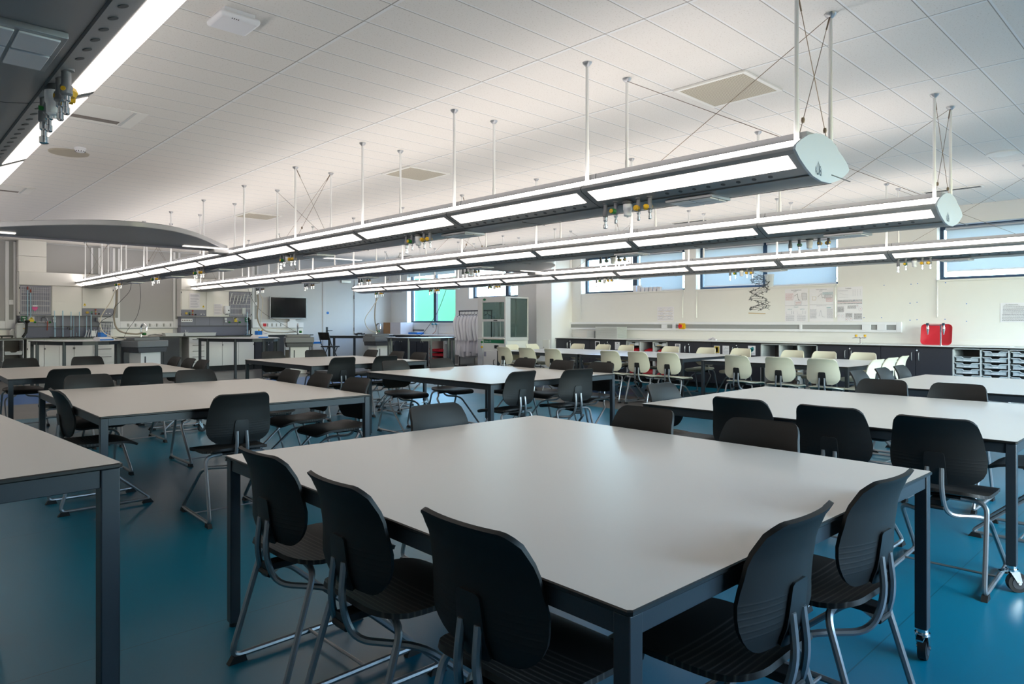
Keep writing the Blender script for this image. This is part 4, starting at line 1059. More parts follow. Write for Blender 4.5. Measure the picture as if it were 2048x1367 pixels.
def p2(line, scrib, W_, P, g):
    W_('Trends in melting points across', .5, .045, .036); W_('period 3', .48, .09, .036)
    line([(.35,.26),(.50,.16),(.54,.29),(.60,.27),(.65,.31)], .003); cloudbox(line, .64,.95,.20,.29,0); cloudbox(line, .70,.95,.30,.40,2); cloudbox(line, .12,.26,.25,.35,4)
    for i in range(3): scrib(.66,.93,.215+.026*i,.012,1); scrib(.73,.93,.32+.026*i,.012,2); scrib(.55,.97,.13+.026*i,.012,3)
    line([(.01,.49),(.99,.49)], .003, 1); W_('melting points of elements in period', .5, .53, .028, 1)
    line([(.40,.84),(.48,.66),(.54,.85),(.66,.86)], .003, 1); line([(.72,.585),(.90,.585)], .008, 3)
    for i in range(11): scrib(.03,.30,.63+.026*i,.011,1); scrib(.74,.97,.63+.026*i,.011,1)
def p3(line, scrib, W_, P, g):
    W_('In ionization', .45, .06, .045); scrib(.05,.45,.11,.014,1)
    line([(.10,.17),(.25,.22),(.45,.24)], .002, 1); line([(.08,.30),(.45,.30)], .002, 1)
    for x in (.62,.70,.80,.90): [line([(x,.10+.03*i),(x+.03,.10+.03*i)], .004, 1) for i in range(6)]
    for i in range(4): scrib(.02,.98,.385+.033*i,.018,(0,0,2,0)[i])
    for i in range(7): scrib(.02,.27,.58+.024*i,.016,0); scrib(.42,.75,.55+.024*i,.014,0) if i < 4 else None; scrib(.68,.98,.78+.024*i,.016,0); scrib(.34,.60,.77+.024*i,.016,0) if i < 5 else None
    for x, y, r in ((.80,.55,.04),(.92,.64,.07),(.07,.83,.05),(.22,.84,.06),(.38,.94,.05),(.55,.92,.08)):
        line([(x+r*math.cos(t*PI/6), y+r*.9*math.sin(t*PI/6)) for t in range(13)], .002, 1); line([(x-.012,y),(x+.012,y)], .010, 2)
def p4(line, scrib, W_, P, g):
    W_('In Ammonia', .33, .10, .07); line([(.10,.125),(.55,.125)], .002)
    for i in range(6): scrib(.08,.72-.02*(i % 3),.20+.065*i,.028,0)
    for i in range(6): scrib(.06,.98,.60+.063*i,.028,0)
    W_('N', .93, .2, .07); line([(.84,.16),(.9,.18)], .003); line([(.90,.26),(.86,.31)], .003)
def p5(line, scrib, W_, P, g):
    for x0 in (.12,.62):
        for k in range(3):
            cx, cy = x0+.12+(.05 if k % 2 else 0), .22+.27*k
            line([(cx+.10*math.cos(t*PI/3+.5), cy+.09*math.sin(t*PI/3+.5)) for t in range(7)], .003, 1); line([(cx+.1,cy),(cx+.2,cy-.06)], .003, 4); scrib(x0-.08,x0+.30,cy+.12,.02,4)
    for i in range(5): scrib(.05,.95,.08+.2*i,.02,1)
poster(1570, 1615.5, 577, 643.5, 'handwritten poster on melting points, first of the three beside the molecule model', p1)
poster(1619, 1667, 576, 643, 'handwritten poster with two coloured bubbles, middle one of the three', p2)
poster(1674.5, 1725, 573, 642.5, 'handwritten poster with atom sketches, last of the three before the bare wall', p3)
poster(2000.5, 2072, 605, 644, 'handwritten sheet of dense black writing at the picture edge', p4)
poster(1314.5, 1347.5, 613, 641.5, 'small cream sheet of ring drawings above the emergency stop', p5)
g = G()
for u, v in ((1768,570),(1822,568),(1835,567),(1891,565),(1820,606),(1834,604),(1933,607),(1728,635),(1763,635),(1820,640),(1834,639),(1890,638),(1933,642),(1708,600)):
    y, z = YX(u, XW-.003), ZX(u, v, XW-.003); g.box(XW-.004, XW-.001, y-.007, y+.007, z-.006, z+.006)
t = obj('adhesive_dots', g, M['blue'], smooth=False); tag(t, 'scattered specks of blue poster putty left on the bare wall', 'putty', kind='stuff')

# molecule model hanging from the wing beside the windows: a double helix of rods and beads
T = thing('molecule_model', 'dark stick model of a double helix hanging below the service wing', 'model', (10.55, YX(1518,10.55), ZX(1518,628,10.55)), world=True)
mx_, my_ = 10.55, YX(1518, 10.55); zt, zb = 2.06, ZX(1518, 625, 10.55)
g = G(); r2 = random.Random(3); turns = 2.1; nn = 34
for k in range(nn):
    t = k/nn; z = zt-.03-(zt-zb-.06)*t
    a = 2*PI*turns*t; A_ = Vector((mx_+.13*math.cos(a), my_+.13*math.sin(a)+.04*(t-.5), z)); B_ = Vector((mx_+.13*math.cos(a+2.4), my_+.13*math.sin(a+2.4)+.04*(t-.5), z-.01))
    if k % 2 == 0: g.tube([A_, A_.lerp(B_, .4)+Vector((0,0,.006)), A_.lerp(B_, .6)-Vector((0,0,.006)), B_], .0035, n=4)
    for p in (A_, B_):
        prev = p
        for q in range(4):
            nx = prev + Vector((r2.uniform(-.03,.03), r2.uniform(-.035,.035), r2.uniform(-.028,.028))); g.tube([prev, nx], .0032, n=4); prev = nx if q % 2 else prev
            if q == 1: g.box(nx.x-.005, nx.x+.005, nx.y-.005, nx.y+.005, nx.z-.005, nx.z+.005)
    if k:
        g.tube([pA, A_], .0035, n=4); g.tube([pB, B_], .0035, n=4)
    pA, pB = A_, B_
obj('strands', g, M['cable'], T); g = G(); g.tube([(mx_-.10,my_+.13,zb-.005),(mx_+.02,my_-.10,zb-.018)], .008, n=6); obj('wooden_stick', g, M['tan'], T)
g = G(); g.tube([(mx_-.36,my_,2.075),(mx_-.2,my_,2.068),(mx_,my_,zt-.02)], .003, n=5); obj('hanger', g, M['wire'], T)

# ------------------------------------------------------------------ fume cupboard and coat rack before the pillar
x0, x1, y0, y1 = 10.75, 11.50, 11.50, 12.48
T = thing('fume_cupboard', 'tall mobile fume cupboard with glass sides, grey frame and green label', 'fume cupboard', ((x0+x1)/2, (y0+y1)/2, 0), world=True)
g = G(); g.box(x0+.05,x1,y0+.02,y1-.02,.10,.88); obj('base_cabinet', g, M['white'], T, smooth=False, bevel=.004)
g = G(); g.box(x0,x0+.05,y1-.16,y1,.06,1.87); g.box(x0,x0+.05,y0,y0+.05,.06,1.87); g.box(x0+.01,x0+.05,y0+.05,y1-.16,1.74,1.87); g.box(x0-.015,x0+.05,y0+.05,y1-.16,.88,.92)
g.box(x0+.05,x1,y0,y0+.03,1.83,1.87); g.box(x0+.05,x1,y0,y0+.03,.84,.92); g.box(x0+.05,x0+.16,y0,y0+.03,.92,1.83); g.box(x1-.04,x1,y0,y0+.03,.92,1.83); g.box(x0+.05,x1,y1-.03,y1,1.83,1.87); g.box(x1-.04,x1,y1-.03,y1,.92,1.83); g.box(x1-.03,x1,y0+.03,y1-.03,1.83,1.87); g.box(x1-.03,x1,y0+.4,y0+.44,.92,1.83)
g.box(x0+.05,x1,y0+.03,y1-.03,1.845,1.87); obj('frame', g, M['shelf_grey'], T, smooth=False, bevel=.006)
g = G(); g.box(x0-.01,x0+.03,y0+.05,y1-.16,1.29,1.345); obj('sash_rail', g, M['shelf_grey'], T, bevel=.005)
g = G(); g.box(x0-.016,x0-.009,y0+.27,y0+.40,1.305,1.325); obj('sash_grip', g, M['gunmetal'], T)
g = G(); g.box(x0+.02,x0+.026,y0+.05,y1-.16,1.345,1.74); obj('sash_glass', g, M['glass_hood'], T, smooth=False)
g = G(); g.box(x0+.16,x1-.04,y0+.012,y0+.018,.92,1.83); obj('side_glass', g, M['glass_hood'], T, smooth=False)
g = G(); g.box(x0+.06,x1-.04,y1-.018,y1-.012,.92,1.83); obj('side_glass', g, M['glass_hood'], T, smooth=False)
g = G(); g.box(x1-.02,x1-.014,y0+.03,y1-.03,.92,1.83); obj('rear_glass', g, M['glass_hood'], T, smooth=False)
g = G(); g.box(x0-.03,x1-.03,y0+.03,y1-.03,.88,.905); obj('work_surface', g, M['white'], T, smooth=False)
g = G(); g.box(x0+.04,x0+.052,y0+.06,y1-.17,.78,.86); g.text('Airone - RS', .05, (x0+.0385,y1-.20,.805), (0,-1,0), (0,0,1), 1); obj('green_label', g, [M['sign_green'], M['white_plastic']], T, smooth=False)
g = G(); g.box(x0+.035,x0+.052,y0+.29,y0+.43,.655,.735); obj('control_panel', g, M['black'], T, bevel=.008)
g = G(); g.box(x0+.04,x0+.05,y0+.05,y1-.17,.12,.60); d = obj('door', g, M['white'], T, bevel=.003)
g = G(); g.tube([(x0+.04,y0+.42,.27),(x0+.0,y0+.42,.28),(x0+.0,y0+.42,.38),(x0+.04,y0+.42,.39)], .008, fil=.02); obj('handle', g, M['black'], d)
g = G(); g.box(x0+.038,x0+.0405,y1-.26,y1-.18,.46,.57); obj('notice', g, M['ink_pale'], T)
for z, mm in ((.80,'green'), (.68,'yellow')):
    g = G(); g.cyl((x0+.0,y1-.165,z),(x0-.03,y1-.165,z),.026,n=8); obj('valve_knob', g, M[mm], T)
g = G(); g.lathe([(.048,0),(.048,.004)], (0,0,0), n=24, axis='x', sx=1, sy=.6); g.v = [(x0+.006-a_, b_+y1-.24, c_+1.81) for a_, b_, c_ in g.v]; obj('maker_badge', g, M['sign_green'], T)
for sx in (x0+.12, x1-.1):
    for sy in (y0+.1, y1-.1):
        g = G(); g.cyl((sx,sy-.015,.05),(sx,sy+.015,.05),.05,n=16); g.box(sx-.02,sx+.02,sy-.02,sy+.02,.06,.11); obj('castor', g, M['gunmetal'], T)
g = G(); g.tube([(x1-.25,y0+.55,.91),(x1-.25,y0+.55,1.22),(x1-.25,y0+.42,1.26),(x1-.25,y0+.40,1.18)], .010, fil=.04); obj('swan_tap', g, M['white_plastic'], T)

RZ = 1.575
T = thing('coat_rail', 'dark garment rail on a stand behind the fume cupboard', 'coat rack', (11.75, 13.75, 0), world=True)
g = G(); g.cyl((11.75,13.08,RZ),(11.75,14.42,RZ),.016); obj('rail', g, M['cable'], T)
for y in (13.1, 14.4):
    g = G(); g.cyl((11.75,y,.10),(11.75,y,RZ),.014); obj('post', g, M['cable'], T); g = G(); g.box(11.5,12.0,y-.02,y+.02,.07,.10); obj('foot_bar', g, M['cable'], T)
for y in (13.1, 14.4):
    for x in (11.53, 11.97):
        g = G(); g.cyl((x,y-.012,.035),(x,y+.012,.035),.035,n=14); obj('castor', g, M['gunmetal'], T)
def lab_coat(y, ln, label, k):
    T = thing('lab_coat', label, 'coat', (11.75, y, RZ-ln), group='white coats on the rail', world=True)
    rr_ = random.Random(k); ph = rr_.uniform(0, 6)
    top = RZ-.12
    def body(u, v):          # u round the body, v from shoulder to hem
        a = 2*PI*u; z = top - v*(ln-.12)
        wx = lerp_tab([(0,.06),(.06,.20),(.16,.235),(.5,.22),(1,.27)], v); wy = lerp_tab([(0,.03),(.08,.055),(.3,.07),(1,.09)], v)
        f = 1+.10*math.sin(5*a+ph)*v+.05*math.sin(9*a+2*ph)*v
        return (11.75+wx*math.cos(a)*f, y+wy*math.sin(a)*f, z+.03*math.sin(a+ph)*v)
    g = G(); nu, nv = 28, 14; P = [[body(i/nu, j/nv) for i in range(nu)] for j in range(nv+1)]
    g.add([p for r in P for p in r], [(j*nu+i, j*nu+(i+1) % nu, (j+1)*nu+(i+1) % nu, (j+1)*nu+i) for j in range(nv) for i in range(nu)] + [tuple(range(nu-1,-1,-1))])
    obj('body', g, M['coat'], T, ang=80)
    for s in (-1, 1):
        g = G(); q = [(11.75+s*.18,y,top-.035),(11.75+s*.25,y+rr_.uniform(-.03,.01),top-.18),(11.75+s*.27,y-.05+rr_.uniform(-.02,.02),top-.40),(11.75+s*.24,y-.07+rr_.uniform(-.03,.03),top-.66)]
        qs = fillet(q, .1, 4); g.tube(qs, .052, n=10); obj('sleeve', g, M['coat'], T, ang=80)
    g = G(); g.shell(lambda u, v: (11.75-.03-.07*v+.0*u, y-.05-.02*v+u*.03, top+.02-.20*v*(1-.2*abs(u))), [-1,-.5,0,.5,1], [0,.3,.6,1], .008); obj('lapel', g, M['coat'], T)
    g = G(); g.tube([(11.75,y,RZ+.02),(11.77,y,RZ+.0),(11.75,y,RZ-.05),(11.75,y,RZ-.09)], .004, n=5); g.tube([(11.56,y,top-.04),(11.75,y,RZ-.085),(11.94,y,top-.04)], .007, n=6); obj('hanger', g, M['cable'], T)
cs = ['first','second','third','fourth','fifth','sixth','seventh','eighth','ninth']
for k in range(9):
    lab_coat(14.30-.13*k, (1.20,1.14,1.22,1.05,1.16,1.10,1.2,1.08,1.12)[k], 'white laboratory coat on the rail, %s from the end by the green window' % cs[k], k)

# bench below the green window
XG = 11.86
g = G(); g.box(11.83,12.43,14.55,18.12,.886,.915); t = obj('worktop', g, [M['top_white']], bevel=.003); tag(t, 'white worktop below the tall green window', 'worktop')
g = G(); g.box(12.40,12.43,14.6,18.7,.916,1.16); t = obj('splashback', g, M['white'], smooth=False); tag(t, 'pale upstand panel behind the taps below the green window', 'panel')
def plain_cupboard(y0, y1, label):
    T = thing('base_cupboard', label, 'cupboard', (12.14, (y0+y1)/2, 0), group='dark base cupboards', world=True)
    g = G(); g.box(XG+.02,12.42,y0,y1,.10,.884); obj('carcass', g, M['black_panel'], T, smooth=False); g = G(); g.box(XG+.06,12.42,y0,y1,0,.1); obj('plinth', g, M['kick'], T, smooth=False)
    for a, b_ in ((y0, (y0+y1)/2), ((y0+y1)/2, y1)):
        g = G(); g.box(XG,XG+.019,a+.003,b_-.003,.105,.878); d = obj('door', g, M['black_panel'], T, smooth=False); fr_handle(d, b_-.05 if a == y0 else a+.05, .68, .80, XG)
plain_cupboard(16.55, 18.1, 'dark cupboard in the corner below the carton')
plain_cupboard(YX(857,XG)+.02, 16.52, 'dark cupboard behind the curved bench below the green window')
y1 = YX(857, XG); y0 = 14.56
T = thing('tray_shelf', 'pale tray cabinet with red trays below the green window', 'shelf unit', (12.14, (y0+y1)/2, 0), world=True)
g = G(); g.box(XG,12.42,y0,y0+.02,0,.884); g.box(XG,12.42,y1-.02,y1,0,.884); g.box(XG,12.42,y0+.33,y0+.35,.1,.884); g.box(XG,12.42,y0+.66,y0+.68,.1,.884); g.box(XG,12.42,y0,y1,.864,.884); g.box(XG,12.42,y0,y1,.1,.12); obj('carcass', g, M['shelf_grey'], T, smooth=False)
g = G(); g.box(12.40,12.415,y0,y1,.12,.864); obj('back_panel', g, M['interior'], T, smooth=False)
for c, q, lb in ((y0+.03,.70,'first'), (y0+.36,.70,'middle')):
    tray(c, c+.28, .66, 'clear tray in the %s slot of the pale tray cabinet' % lb, 'trays in the pale cabinet', X=XG, card=0)
for r in range(3): tray(y0+.70, y1-.03, .18+.13*r, 'red tray in the pale cabinet, %s one' % ('lowest','middle','upper')[r], 'red trays in the pale cabinet', X=XG, m=M['red'], card=0)
T = thing('bench_tap', 'bench tap with blue handles and a red hose below the green window', 'tap', (12.2, YX(873,12.2), .915), world=True)
yt = YX(876, 12.2); g = G(); g.lathe([(.03,0),(.03,.01),(.012,.014),(.012,.30)], (12.2,yt,.916), n=12); g.tube([(12.2,yt-.03,1.21),(12.2,yt+.22,1.21)], .012); obj('column', g, M['alu'], T)
for d in (.0, .16):
    g = G(); g.lathe([(.014,0),(.014,-.03),(.008,-.10)], (12.18,yt+.05+d,1.21), n=10); g.cyl((12.18,yt+.05+d,1.215),(12.13,yt+.05+d,1.23),.022,n=8,mi=1); obj('nozzle', g, [M['chrome'], M['teal_print']], T)
g = G(); g.tube([(12.18,yt+.05,1.12),(12.16,yt+.07,1.0),(12.12,yt+.16,.93)], .007, fil=.05); obj('red_hose', g, M['rubber_red'], T)
yc = YX(768, 12.1)
T = thing('carton', 'large pale carton with a brown end standing in the corner', 'box', (12.1, 17.9, .916), world=True)
g = G(); g.box(11.90,12.36,17.42,18.35,.917,1.27); obj('body', g, M['cardpale'], T, smooth=False); g = G(); g.box(11.893,11.90,17.98,18.35,.92,1.268); obj('brown_flap', g, M['cardboard'], T, smooth=False)
g = G(); g.box(12.0,12.25,16.7,17.15,.917,.97); g.box(12.02,12.23,16.72,17.13,.97,.985,1); t = obj('tray_of_parts', g, [M['blue'], M['clear']], smooth=False); tag(t, 'low blue tray of small parts on the worktop beside the carton', 'tray')
g = G(); g.box(12.36,12.41,16.9,17.9,1.02,1.05); t = obj('shelf_strip', g, M['gunmetal'], smooth=False); tag(t, 'thin dark strip on the upstand below the green window', 'strip')
# grass bank outside the tall window, with the ground round it
g = G(); n = 24
P = []
for i in range(n+1):
    for j in range(n+1):
        x = 13.6 + 8*i/n; y = 1.215*x + 35*j/n
        P.append((x, y, min(3.0, -.2 + 1.22*(x-13.6)) + .06*math.sin(3*y+x) + .04*math.sin(7*x)))
g.add(P, [(i*(n+1)+j, (i+1)*(n+1)+j, (i+1)*(n+1)+j+1, i*(n+1)+j+1) for i in range(n) for j in range(n)])
t = obj('grass', g, M['grass'], ang=180); tag(t, 'steep green grass bank outside the tall window', 'grass', kind='stuff')
g = G(); g.box(12.8, 60, -30, 19.5, -.4, -.3); t = struct('ground_outside', g, mat('paving', (150,150,148), .8, var=.05), smooth=False)
# ------------------------------------------------------------------ furniture along the screen wall
YF = 18.20                                   # plane of the cupboard fronts
def xa(u, Y=YF): return XY(u, Y)
def bench_top(x0, x1, label, topm, em):
    g = G(); g.box(x0, x1, YF-.03, 18.74, .905, .925); g.box(x0, x1, YF-.034, YF-.03, .900, .925, 1); g.box(x0, x1, YF-.03, 18.74, .897, .905, 1)
    t = obj('worktop', g, [topm, em], smooth=False); tag(t, label, 'worktop')
bench_top(-2.2, 2.56, 'pale worktop with dark edge at the picture side of the screen wall', M['top'], M['edge'])
bench_top(2.563, 4.36, 'dark-edged worktop carrying the retort stands', M['grey_panel'], M['edge'])
bench_top(4.363, 5.86, 'pale worktop below the grey board, between the two wall stations', M['top'], M['edge'])
bench_top(5.863, 7.72, 'dark-edged worktop under the station with the soap dispenser', M['grey_panel'], M['edge'])
bench_top(7.723, 9.42, 'pale worktop below the wall screen ending before the door', M['top'], M['slate'])
def hbar(parent, x0, x1, z, Y=YF, mm='gunmetal'):
    g = G(); g.tube([(x0,Y,z),(x0,Y-.03,z),(x1,Y-.03,z),(x1,Y,z)], .0065, n=6, fil=.01, seg=2); obj('handle', g, M[mm], parent)
def base_y(x0, x1, label, kind, m, n=4, group=None, Y=YF):
    T = thing('base_cupboard' if kind != 'drawers' else 'drawer_unit', label, 'cupboard' if kind != 'drawers' else 'drawers', ((x0+x1)/2, (Y+18.7)/2, 0), group=group, world=True)
    g = G(); g.box(x0+.002,x1-.002,Y+.02,18.7,.14,.896); obj('carcass', g, M[m], T, smooth=False)
    g = G(); g.box(x0,x1,Y+.05,18.7,0,.14); obj('plinth', g, M['kick'], T, smooth=False)
    if kind == 'drawers':
        z = .15; h = (.890-z)/n
        for k in range(n):
            g = G(); g.box(x0+.004,x1-.004,Y,Y+.019,z+h*k+.003,z+h*(k+1)-.003); d = obj('drawer', g, M[m], T, smooth=False, bevel=.0015)
            c = (x0+x1)/2; w = min(.16, (x1-x0)*.3); hbar(d, c-w, c+w, z+h*(k+1)-.055)
    else:
        xs_ = [x0] + ([(x0+x1)/2] if kind == 'double' else []) + [x1]
        for i, (a, b_) in enumerate(zip(xs_, xs_[1:])):
            g = G(); g.box(a+.003,b_-.003,Y,Y+.019,.145,.890); d = obj('door', g, M[m], T, smooth=False, bevel=.0015)
            if m == 'black_panel':
                hx = b_-.05 if i == 0 else a+.05
                g = G(); g.tube([(hx,Y,.70),(hx,Y-.028,.70),(hx,Y-.028,.82),(hx,Y,.82)], .006, n=6, fil=.012, seg=3); obj('handle', g, M['alu'], d)
            else:
                g = G(); hx = a+.012 if i == 0 else b_-.012; g.box(hx-.008,hx+.008,Y-.006,Y,.66,.70); obj('hinge_cap', g, M['gunmetal'], d)
        if m == 'black_panel' and kind == 'double':
            c = (x0+x1)/2; g = G(); g.cyl((c-.03,Y-.006,.66),(c-.03,Y+.002,.66),.012,n=12); obj('lock', g, M['white_plastic'], T)
    return T
gw = 'white cupboards of the wall stations'
base_y(2.63, 2.95, 'white single cupboard beside the open tray unit', 'single', 'white')
base_y(2.953, 3.52, 'white double cupboard under the retort stands', 'double', 'white')
base_y(3.523, 3.90, 'white cupboard behind the curved bench legs, next to the drawers', 'single', 'white')
base_y(3.903, 4.36, 'white drawer unit with four drawers under the white wire rack', 'drawers', 'white', 4)
base_y(4.363, 5.04, 'dark cupboard partly hidden by the grey sink post', 'double', 'black_panel')
base_y(5.043, 5.80, 'dark two-door cupboard under the grey board', 'double', 'black_panel')
base_y(6.02, 6.48, 'white drawer unit with five drawers beside the dark cupboard', 'drawers', 'white', 5)
base_y(6.483, 6.85, 'white narrow cupboard behind the legs of the curved bench', 'single', 'white')
base_y(6.853, 7.70, 'white two-door cupboard under the blue balance', 'double', 'white')
base_y(7.723, 8.55, 'dark cupboard below the small white box', 'double', 'black_panel')
def rack_y(x0, x1, n, label):
    T = thing('tray_shelf', label, 'shelf unit', ((x0+x1)/2, 18.45, 0), world=True)
    g = G(); g.box(x0,x1,YF+.05,18.7,0,.12); obj('plinth', g, M['kick'], T, smooth=False)
    for k in range(n+1):
        x = x0+(x1-x0-.018)*k/n; g = G(); g.box(x,x+.018,YF,18.7,.12,.896); obj('upright', g, M['shelf_grey'], T, smooth=False)
        g = G(); 
        for r in range(6):
            if k < n: g.box(x+.018,x+.03,YF+.03,18.66,.2+.11*r,.21+.11*r)
            if k: g.box(x-.012,x,YF+.03,18.66,.2+.11*r,.21+.11*r)
        obj('runners', g, M['shelf_grey'], T, smooth=False)
    g = G(); g.box(x0,x1,YF,18.7,.878,.896); g.box(x0,x1,YF,18.7,.12,.138); obj('panels', g, M['shelf_grey'], T, smooth=False)
    g = G(); g.box(x0,x1,18.685,18.70,.138,.878); obj('back_panel', g, M['interior'], T, smooth=False)
def tray_y(x0, x1, z, label, Y=YF):
    T = thing('storage_tray', label, 'tray', ((x0+x1)/2, Y+.2, z), group='pale trays along the screen wall', world=True); w = x1-x0; h = .075
    g = G(); top = [(x0,h),(x0+.28*w,h),(x0+.36*w,h-.024),(x1-.36*w,h-.024),(x1-.28*w,h),(x1,h)]
    g.prism([(p,z+q) for p,q in top] + [(x1-.01,z),(x0+.01,z)], Y-.004, Y+.0, 'y'); g.box(x0+.01,x1-.01,Y,Y+.4,z,z+.004); g.box(x0,x0+.004,Y,Y+.4,z,z+h); g.box(x1-.004,x1,Y,Y+.4,z,z+h); obj('tub', g, M['clear'], T, smooth=False)
    g = G(); g.box(x0-.006,x1+.006,Y-.010,Y-.004,z+h-.034,z+h-.026); obj('rim', g, M['tray_clear'], T, smooth=False)
rack_y(1.85, 2.58, 2, 'open tray unit with one pale tray at the picture side of the white cupboards')
tray_y(2.24, 2.55, .565, 'pale tray half way down the open unit at the picture side')
rack_y(8.56, 9.36, 2, 'open tray unit with two pale trays beside the blue-striped bin')
tray_y(8.60, 8.94, .735, 'upper pale tray in the unit below the screen'); tray_y(8.60, 8.94, .50, 'lower pale tray in the unit below the screen')
T = thing('pedal_bin', 'white bin with a blue stripe between the tray unit and the door', 'bin', (9.55, 18.32, 0), world=True)
g = G(); g.box(9.43,9.68,18.2,18.5,.01,.62); obj('body', g, M['white_plastic'], T, bevel=.01); g = G(); g.box(9.425,9.685,18.195,18.505,.625,.74); obj('lid', g, M['white_plastic'], T, bevel=.01); g = G(); g.box(9.424,9.686,18.191,18.197,.655,.715); obj('blue_stripe', g, M['blue'], T)

# the two wall stations: cabinets with a draining grid, a console and a splashback
def station(X0, X1, mir, label, tall):
    T = thing('wall_station', label, 'wall unit', ((X0+X1)/2, 18.55, .93), world=True)
    def mx(a): return X0+a if not mir else X1-a
    def B(g, a0, a1, y0, y1, z0, z1, mi=0):
        p, q = sorted((mx(a0), mx(a1))); g.box(p, q, y0, y1, z0, z1, mi)
    W = X1-X0; YB = 18.36
    g = G(); B(g, 0, W, YB-.03, 18.745, 2.10, 2.39); obj('light_fascia', g, M['white'], T, bevel=.004)
    if tall:
        g = G(); B(g, 0, .52, 18.42, 18.745, 2.395, 2.74); B(g, 0, .52, 18.42, 18.745, 2.745, CZ-.003); obj('upper_panel', g, M['white'], T, smooth=False, bevel=.003)
    g = G(); B(g, .0, W, YB+.02, 18.745, 1.42, 2.10); obj('carcass', g, M['white'], T, smooth=False)
    g = G(); B(g, .02, .60, YB, YB+.019, 1.425, 2.09); obj('draining_panel', g, M['grey_panel'], T, smooth=False)
    g = G()
    for k in range(14):
        a = .045+.040*k; p = mx(a); g.tube([(p,YB-.012,1.47),(p,YB-.012,2.05)], .0022, n=4)
    for z in (1.48,1.50,1.63,1.65,1.745,1.76,1.86,1.93,1.95,1.98,2.00,2.03): g.tube([(mx(.045),YB-.012,z),(mx(.045+.52),YB-.012,z)], .0026, n=4)
    g.tube([(mx(.035),YB-.006,1.46),(mx(.035),YB-.006,2.06),(mx(.585),YB-.006,2.06),(mx(.585),YB-.006,1.46)], .004, n=5, closed=True); obj('wire_grid', g, M['white_plastic'], T)
    g = G(); B(g, .615, 1.195, YB, YB+.019, 1.425, 2.09); d = obj('door', g, M['white'], T, smooth=False, bevel=.002)
    g = G(); B(g, 1.21, W-.02, YB, YB+.019, 1.60, 2.09); obj('door', g, M['white'], T, smooth=False, bevel=.002)
    g = G(); B(g, 1.205, W-.01, YB-.012, YB+.02, 1.425, 1.595); c = obj('control_console', g, M['grey_panel'], T, smooth=False, bevel=.003)
    for a, z, mm, r in ((W-.12,1.50,'gold_print',.030),(W-.20,1.47,'black',.018),(W-.20,1.51,'green',.018),(W-.275,1.47,'rubber_red',.018),(W-.275,1.52,'gold_print',.014),(W-.275,1.565,'rubber_red',.018),(W-.345,1.47,'black',.018),(1.34,1.48,'white_plastic',.014),(1.27,1.48,'white_plastic',.014)) if mir else \
        ((1.30,1.50,'gold_print',.030),(1.39,1.47,'black',.018),(1.39,1.51,'green',.018),(1.47,1.47,'rubber_red',.018),(1.47,1.52,'gold_print',.014),(1.47,1.565,'rubber_red',.018),(1.54,1.47,'black',.018),(W-.16,1.48,'white_plastic',.014),(W-.09,1.48,'white_plastic',.014)):
        g = G(); g.cyl((mx(a),YB-.012,z),(mx(a),YB-.045,z),r,n=10); obj('valve', g, M[mm], c)
    for z in (1.48, 2.03):
        for a in (.012, W-.008): g = G(); B(g, a-.008, a+.008, YB-.008, YB, z-.02, z+.02); obj('hinge', g, M['gunmetal'], T)
    g = G(); B(g, .03, W-.03, 18.46, 18.74, 1.18, 1.42); obj('splash_panel', g, M['grey_panel'], T, smooth=False)
    g = G(); B(g, .03, W-.03, 18.43, 18.74, 1.165, 1.185); obj('ledge', g, M['gunmetal'], T, smooth=False)
    g = G(); p, q = sorted((mx(.03), mx(W-.03))); g.add([(p,18.50,.93),(q,18.50,.93),(q,18.44,1.165),(p,18.44,1.165),(p,18.74,.93),(q,18.74,.93),(q,18.74,1.165),(p,18.74,1.165)], [(0,1,2,3),(4,7,6,5),(0,3,7,4),(1,5,6,2),(3,2,6,7),(0,4,5,1)]); obj('lower_panel', g, M['grey_panel'], T, smooth=False)
    g = G(); 
    for a in (.35,.72,1.08,1.44): B(g, a-.002, a+.002, 18.458, 18.461, 1.19, 1.42)
    obj('panel_joints', g, M['gunmetal'], T, smooth=False)
    # tap, dispenser, signs, hazard triangle
    xt = mx(.44); g = G(); g.tube([(xt-.12,18.44,1.275),(xt+.14,18.44,1.275)], .010); g.tube([(xt-.01,18.44,1.275),(xt-.01,18.42,1.39),(xt+.07,18.36,1.39),(xt+.09,18.34,1.30)], .010, fil=.04); tp = obj('mixer_tap', g, M['chrome'], T)
    for d in (-.135, .145): g = G(); g.cyl((xt+d-.02,18.43,1.275),(xt+d+.02,18.43,1.275),.020,n=8); obj('lever', g, M['green'], tp)
    if not mir: g = G(); g.tube([(xt+.085,18.34,1.30),(xt+.08,18.35,1.09)], .010); obj('red_hose', g, M['rubber_red'], tp)
    g = G(); B(g, .64, .70, 18.42, 18.46, 1.33, 1.39); B(g, .645, .695, 18.41, 18.45, 1.27, 1.32); obj('cup_dispenser', g, M['white_plastic'], T, bevel=.006)
    a0 = .19 if not mir else .35
    g = G(); B(g, a0, a0+.11, 18.455, 18.459, 1.275, 1.40); B(g, a0+.006, a0+.104, 18.452, 18.456, 1.281, 1.335, 1); c_ = mx(a0+.055)
    g.add([(c_-.04,18.453,1.34),(c_+.04,18.453,1.34),(c_,18.453,1.395)], [(0,1,2)], 1); g.box(c_-.004,c_+.004,18.450,18.4525,1.352,1.378,2); obj('warning_sign', g, [M['paper'], M['sign_yellow'], M['black']], T, smooth=False)
    a0 = .05 if not mir else .03
